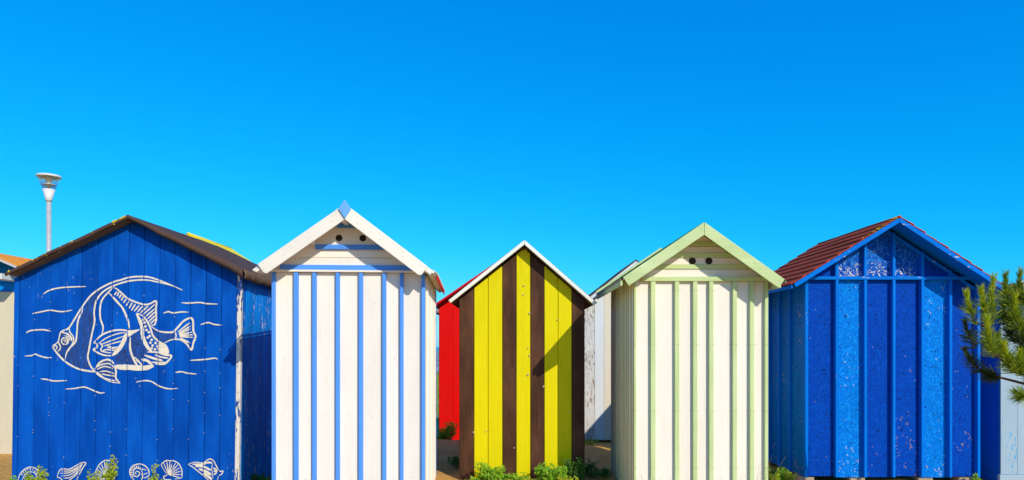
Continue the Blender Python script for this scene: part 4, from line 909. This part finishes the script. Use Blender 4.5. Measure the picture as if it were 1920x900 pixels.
for (px, D) in ((1102, 11.2), (1112, 11.2)): weed('small weed at the foot of the weathered white hut', X_(px, D), D, 0.06, .1, 7, 'leaf_yel', 'small weeds by the weathered white hut', lsz=0.022)
weed('bushy green weed over the painted spiral shell beside the corner post', X_(66, 7.25), 7.25, 0.31, .10, 16, 'leaf_yel', lean=(0.01, 0))
weed('small weed at the left foot of the mural hut corner', X_(30, 7.3), 7.3, 0.22, .05, 7, 'leaf')
weed('tall leaning weed sprig in front of painted fan shell', X_(190, 7.30), 7.30, 0.37, .025, 9, 'leaf_yel', lean=(0.14, 0.0), dens=0.9)
weed('low weed beside the painted fan shell', X_(176, 7.28), 7.28, 0.27, .05, 8, 'leaf_yel')
weed('thin weed sprig between painted spiral shell and scallop', X_(284, 7.30), 7.30, 0.31, .03, 5, 'leaf_yel', lean=(0.05, 0))
Gd = 'dark weeds in the gap beside the mural hut'
for (px, D) in ((466, 7.9), (485, 7.9), (500, 7.8)): weed('weed with shade-toned leaves in the shadow between mural hut and white hut', X_(px, D), D, 0.13, .07, 10, 'leaf_dark', Gd)
Gy = 'weeds between cream hut and strand board hut'
for (px, D, lf) in ((1450, 8.1, 'leaf_dark'), (1462, 7.9, 'leaf'), (1478, 7.85, 'leaf_yel'), (1448, 7.7, 'leaf_yel')): weed('mixed low weed between cream hut and blue strand board hut', X_(px, D), D, 0.17, .09, 12, lf, Gy)
weed('small weed under the corner of the strand board hut', X_(1829, 7.9), 7.9, 0.13, .05, 7, 'leaf')
def stalks(label, x, y, n, ht, sp, group=None, curl=0.5):
    t = thing('dry_stalks', label, 'dry grass', (x, y, gh(x, y)-0.01), group=group); bm = bmesh.new()
    for _ in range(n):
        a = rng.uniform(0, 6.28); hh = ht*rng.uniform(.6, 1); b0 = Vector((rng.uniform(-sp, sp), rng.uniform(-.03, .03), 0)); e = b0 + Vector((rng.uniform(-1, 1)*curl*hh, rng.uniform(-.2, .1)*hh, hh))
        m2 = (b0+e)/2 + Vector((rng.uniform(-.06, .06), 0, hh*.2))
        tube(bm, [b0*(1-u)**2 + m2*2*u*(1-u) + e*u*u for u in [k/6 for k in range(7)]], [0.0018-.0002*k for k in range(7)], 4, False)
    fin(bm, 'stem', 'straw', t)
Gs = 'dry grass stalks before the cream hut'
for (px, n, ht, sp) in ((1213, 6, .42, .05), (1228, 6, .39, .06), (1256, 4, .37, .05), (1375, 5, .36, .06), (1424, 6, .50, .04), (1312, 4, .36, .08), (1345, 4, .34, .05)): stalks('dry curled grass stalks in front of the cream hut', X_(px, 7.05), 7.05, n, ht, sp, Gs)
stalks('yellow dry stalks between cream hut and strand board hut', X_(1455, 7.75), 7.75, 10, .12, .12, curl=0.9)
# marsh grass beyond the beach, a mass of blades
bm = bmesh.new()
for _ in range(2600):
    y = rng.uniform(16.5, 45); xc = X_(816, y); x = xc + rng.gauss(0, 1.5); hh = rng.uniform(.04, .14)
    for _k in range(3):
        q = Vector((x+rng.uniform(-.1, .1), y+rng.uniform(-.1, .1), -0.25)); wd = .012+.0006*y; tp = q+Vector((rng.uniform(-.08, .08), 0, hh))
        bm.faces.new([bm.verts.new(q+Vector((-wd, 0, -.01))), bm.verts.new(q+Vector((wd, 0, -.01))), bm.verts.new(tp)])
me_ = bpy.data.meshes.new('marsh_grass'); bm.to_mesh(me_); bm.free(); o = link('marsh_grass', me_, 'grass', kind='stuff')
tag(o, 'patchy olive marsh grass between beach and mudflat', 'grass')
bm = bmesh.new()
for _ in range(1500):
    x = rng.uniform(-6, 6); y = rng.uniform(7.3, 12.0); z = gh(x, y); q = rng.uniform(.006, .022); a = rng.uniform(0, 6.28); tl = rng.uniform(-.4, .8)
    d1 = Vector((math.cos(a), math.sin(a), tl*.5))*q; d2 = Vector((-math.sin(a), math.cos(a), rng.uniform(-.3, .6)))*q*rng.uniform(.2, .6); p = Vector((x, y, z+.004))
    bm.faces.new([bm.verts.new(p+v_) for v_ in (d1, d2, -d1, -d2)])
me_ = bpy.data.meshes.new('leaf_litter'); bm.to_mesh(me_); bm.free(); M['litter'] = leafmat('dry litter', (0.16, 0.09, 0.04), (0.50, 0.36, 0.17), 0.1)
tag(link('leaf_litter', me_, 'litter', kind='stuff'), 'dry brown leaf litter scattered over the sand', 'litter')
# ------------------------------------------------------------------ snails on the striped hut
def snail(x, z, y, r, mat='snail', hut=None):
    bm = bmesh.new(); pts_ = []; rad = []
    for k in range(26):
        a = k*0.55; q = r*(1-k/27.0); pts_.append(Vector((q*0.62*math.cos(a), -0.35*r*(k/26.0)-r*0.3, q*0.62*math.sin(a)))); rad.append(max(.0006, q*0.42))
    tube(bm, pts_, rad, 6)
    o = fin(bm, 'snail', mat, smooth=True); o.location = (x, y, z)
    return tag(o, 'tiny pale snail shell stuck to the striped hut' if mat == 'snail' else 'tiny brown snail shell clustered under the striped gable', 'snail', 'snails on the striped hut' if mat == 'snail' else 'snails under the striped gable')
for (px, py) in ((981, 553), (993, 588), (990, 653), (993, 667), (1045, 600), (911, 809), (990, 703), (1019, 725), (1069, 774), (888, 811), (964, 840), (982, 536)):
    snail(X_(px, 8.285), Z_(py, 8.285), 8.287, 0.014*rng.uniform(.7, 1.15))
for _ in range(16): snail(X_(983+rng.gauss(0, 5), 8.28), Z_(465.5+abs(rng.gauss(0, 1.4)), 8.28), 8.286, 0.011, 'snail_dark')

# ------------------------------------------------------------------ pine
DP = 6.0
pine = thing('pine_tree', 'young pine with upright yellow green shoots beside the strand board hut', 'pine tree', (5.0, 5.6, 0)); ox = pine.location.x
PP = lambda px, py, dy=0.0: Vector((X_(px, DP+dy)-ox, DP+dy-5.6, Z_(py, DP+dy))) if px < 1985 else Vector((0, 0, Z_(py, 5.6)))
bm = bmesh.new(); tube(bm, [(0, 0, -0.05), (0.03, 0, 0.5), (-0.02, 0.02, 1.1), (0.0, 0, 1.7), (0.05, 0, 2.25)], [0.075, 0.06, 0.05, 0.036, 0.014], 10); fin(bm, 'trunk', 'bark', pine, smooth=True)
# limbs: root on the trunk, through forks, each shoot a separate twig
limbs = [[(1990, 730, 0), (1940, 712, -.05), (1897, 692, -.1), (1862, 660, -.14)], [(1990, 690, 0), (1950, 650, .05), (1912, 612, .02), (1895, 575, .04)],
         [(1990, 735, 0), (1930, 722, .08), (1876, 708, .10), (1836, 692, .12)], [(1897, 692, -.1), (1880, 650, 0), (1858, 618, .02), (1828, 604, .04)], [(1990, 760, 0), (1950, 752, -.05), (1925, 745, -.1)], [(1990, 640, 0), (1960, 600, 0), (1930, 575, 0)]]
for L_ in limbs:
    bm = bmesh.new(); n = len(L_); tube(bm, [PP(*q) for q in L_], [0.016-0.009*k/(n-1) for k in range(n)], 6); fin(bm, 'branch', 'bark', pine, smooth=True)
def shoot(base, tip, new, old, n_new, n_old, ln=0.064, lo=0.115):
    """twig with a candle of fresh upright needles above long spreading old ones"""
    a, t_ = PP(*base), PP(*tip); d = (t_-a); mid = (a+t_)/2 + d.cross(Vector((0, 1, 0)))*0.08
    pts_ = [a*(1-u)**2 + mid*2*u*(1-u) + t_*u*u for u in [k/7 for k in range(8)]]
    bm = bmesh.new(); tube(bm, pts_, [0.0055-0.0004*k for k in range(8)], 5); tw = fin(bm, 'twig', 'bark', pine, smooth=True)
    for (nm, cnt, mat, u0, u1, ang, l_) in (('fresh', n_new, new, .25, 1.0, (14, 44), ln), ('old', n_old, old, -.12, .55, (35, 80), lo)):
        if not cnt: continue
        bm = bmesh.new()
        for _ in range(cnt):
            u = rng.uniform(u0, u1); uu = max(0, u); p = a*(1-uu)**2 + mid*2*uu*(1-uu) + t_*uu*uu + d*min(0, u)
            ax = (2*(1-uu)*(mid-a) + 2*uu*(t_-mid)).normalized(); s_ = ax.cross(rv()).normalized(); th = R(rng.uniform(*ang))
            nd = ax*math.cos(th) + s_*math.sin(th); L = l_*rng.uniform(.7, 1.15); w_ = nd.cross(rv()).normalized()*0.0026
            cv = nd*L + ax*L*0.12
            m3 = p + nd*L*0.5
            q = [bm.verts.new(x) for x in (p-w_, p+w_, m3+w_*0.9, p+cv, m3-w_*0.9)]
            bm.faces.new(q)
        me_ = bpy.data.meshes.new('needles'); bm.to_mesh(me_); bm.free(); link('needles', me_, mat, tw)
N_, NN, ND = 'needle', 'needle_new', 'needle_dark'
for (bs_, tp, nw, od, a_, b_) in (((1829, 604, .04), (1812, 550, .04), NN, N_, 300, 110), ((1856, 606, .02), (1840, 543, 0), NN, N_, 380, 140), ((1862, 600, .05), (1863, 521, .05), NN, N_, 420, 160), ((1862, 662, -.14), (1851, 598, -.16), NN, N_, 420, 260),
        ((1892, 572, .05), (1886, 513, .06), N_, N_, 280, 170), ((1914, 566, .05), (1914, 509, .05), N_, N_, 280, 170), ((1909, 614, .0), (1904, 553, 0), NN, N_, 340, 280), ((1898, 694, -.12), (1882, 646, -.14), NN, N_, 340, 300),
        ((1828, 648, .1), (1809, 602, .1), ND, ND, 200, 130), ((1838, 694, .12), (1809, 656, .12), ND, ND, 240, 150), ((1872, 709, .1), (1838, 696, .12), ND, ND, 120, 240), ((1926, 745, -.1), (1905, 735, -.12), N_, N_, 140, 200), ((1925, 660, 0), (1918, 606, 0), N_, ND, 280, 300), ((1935, 690, 0), (1915, 655, .02), ND, ND, 200, 320), ((1930, 575, 0), (1928, 525, 0), N_, N_, 240, 200), ((1905, 640, .1), (1893, 605, .1), ND, ND, 180, 260), ((1945, 720, 0), (1925, 690, -.05), N_, ND, 200, 260), ((1880, 668, -.02), (1872, 628, -.03), N_, ND, 220, 260), ((1915, 700, -.1), (1912, 660, -.12), NN, N_, 260, 300), ((1890, 612, .1), (1880, 570, .1), N_, ND, 220, 240), ((1930, 640, 0), (1935, 590, 0), NN, N_, 240, 260), ((1902, 600, .08), (1903, 540, .08), ND, ND, 200, 220)):
    shoot(bs_, tp, nw, od, int(a_*0.75), int(b_*0.85))
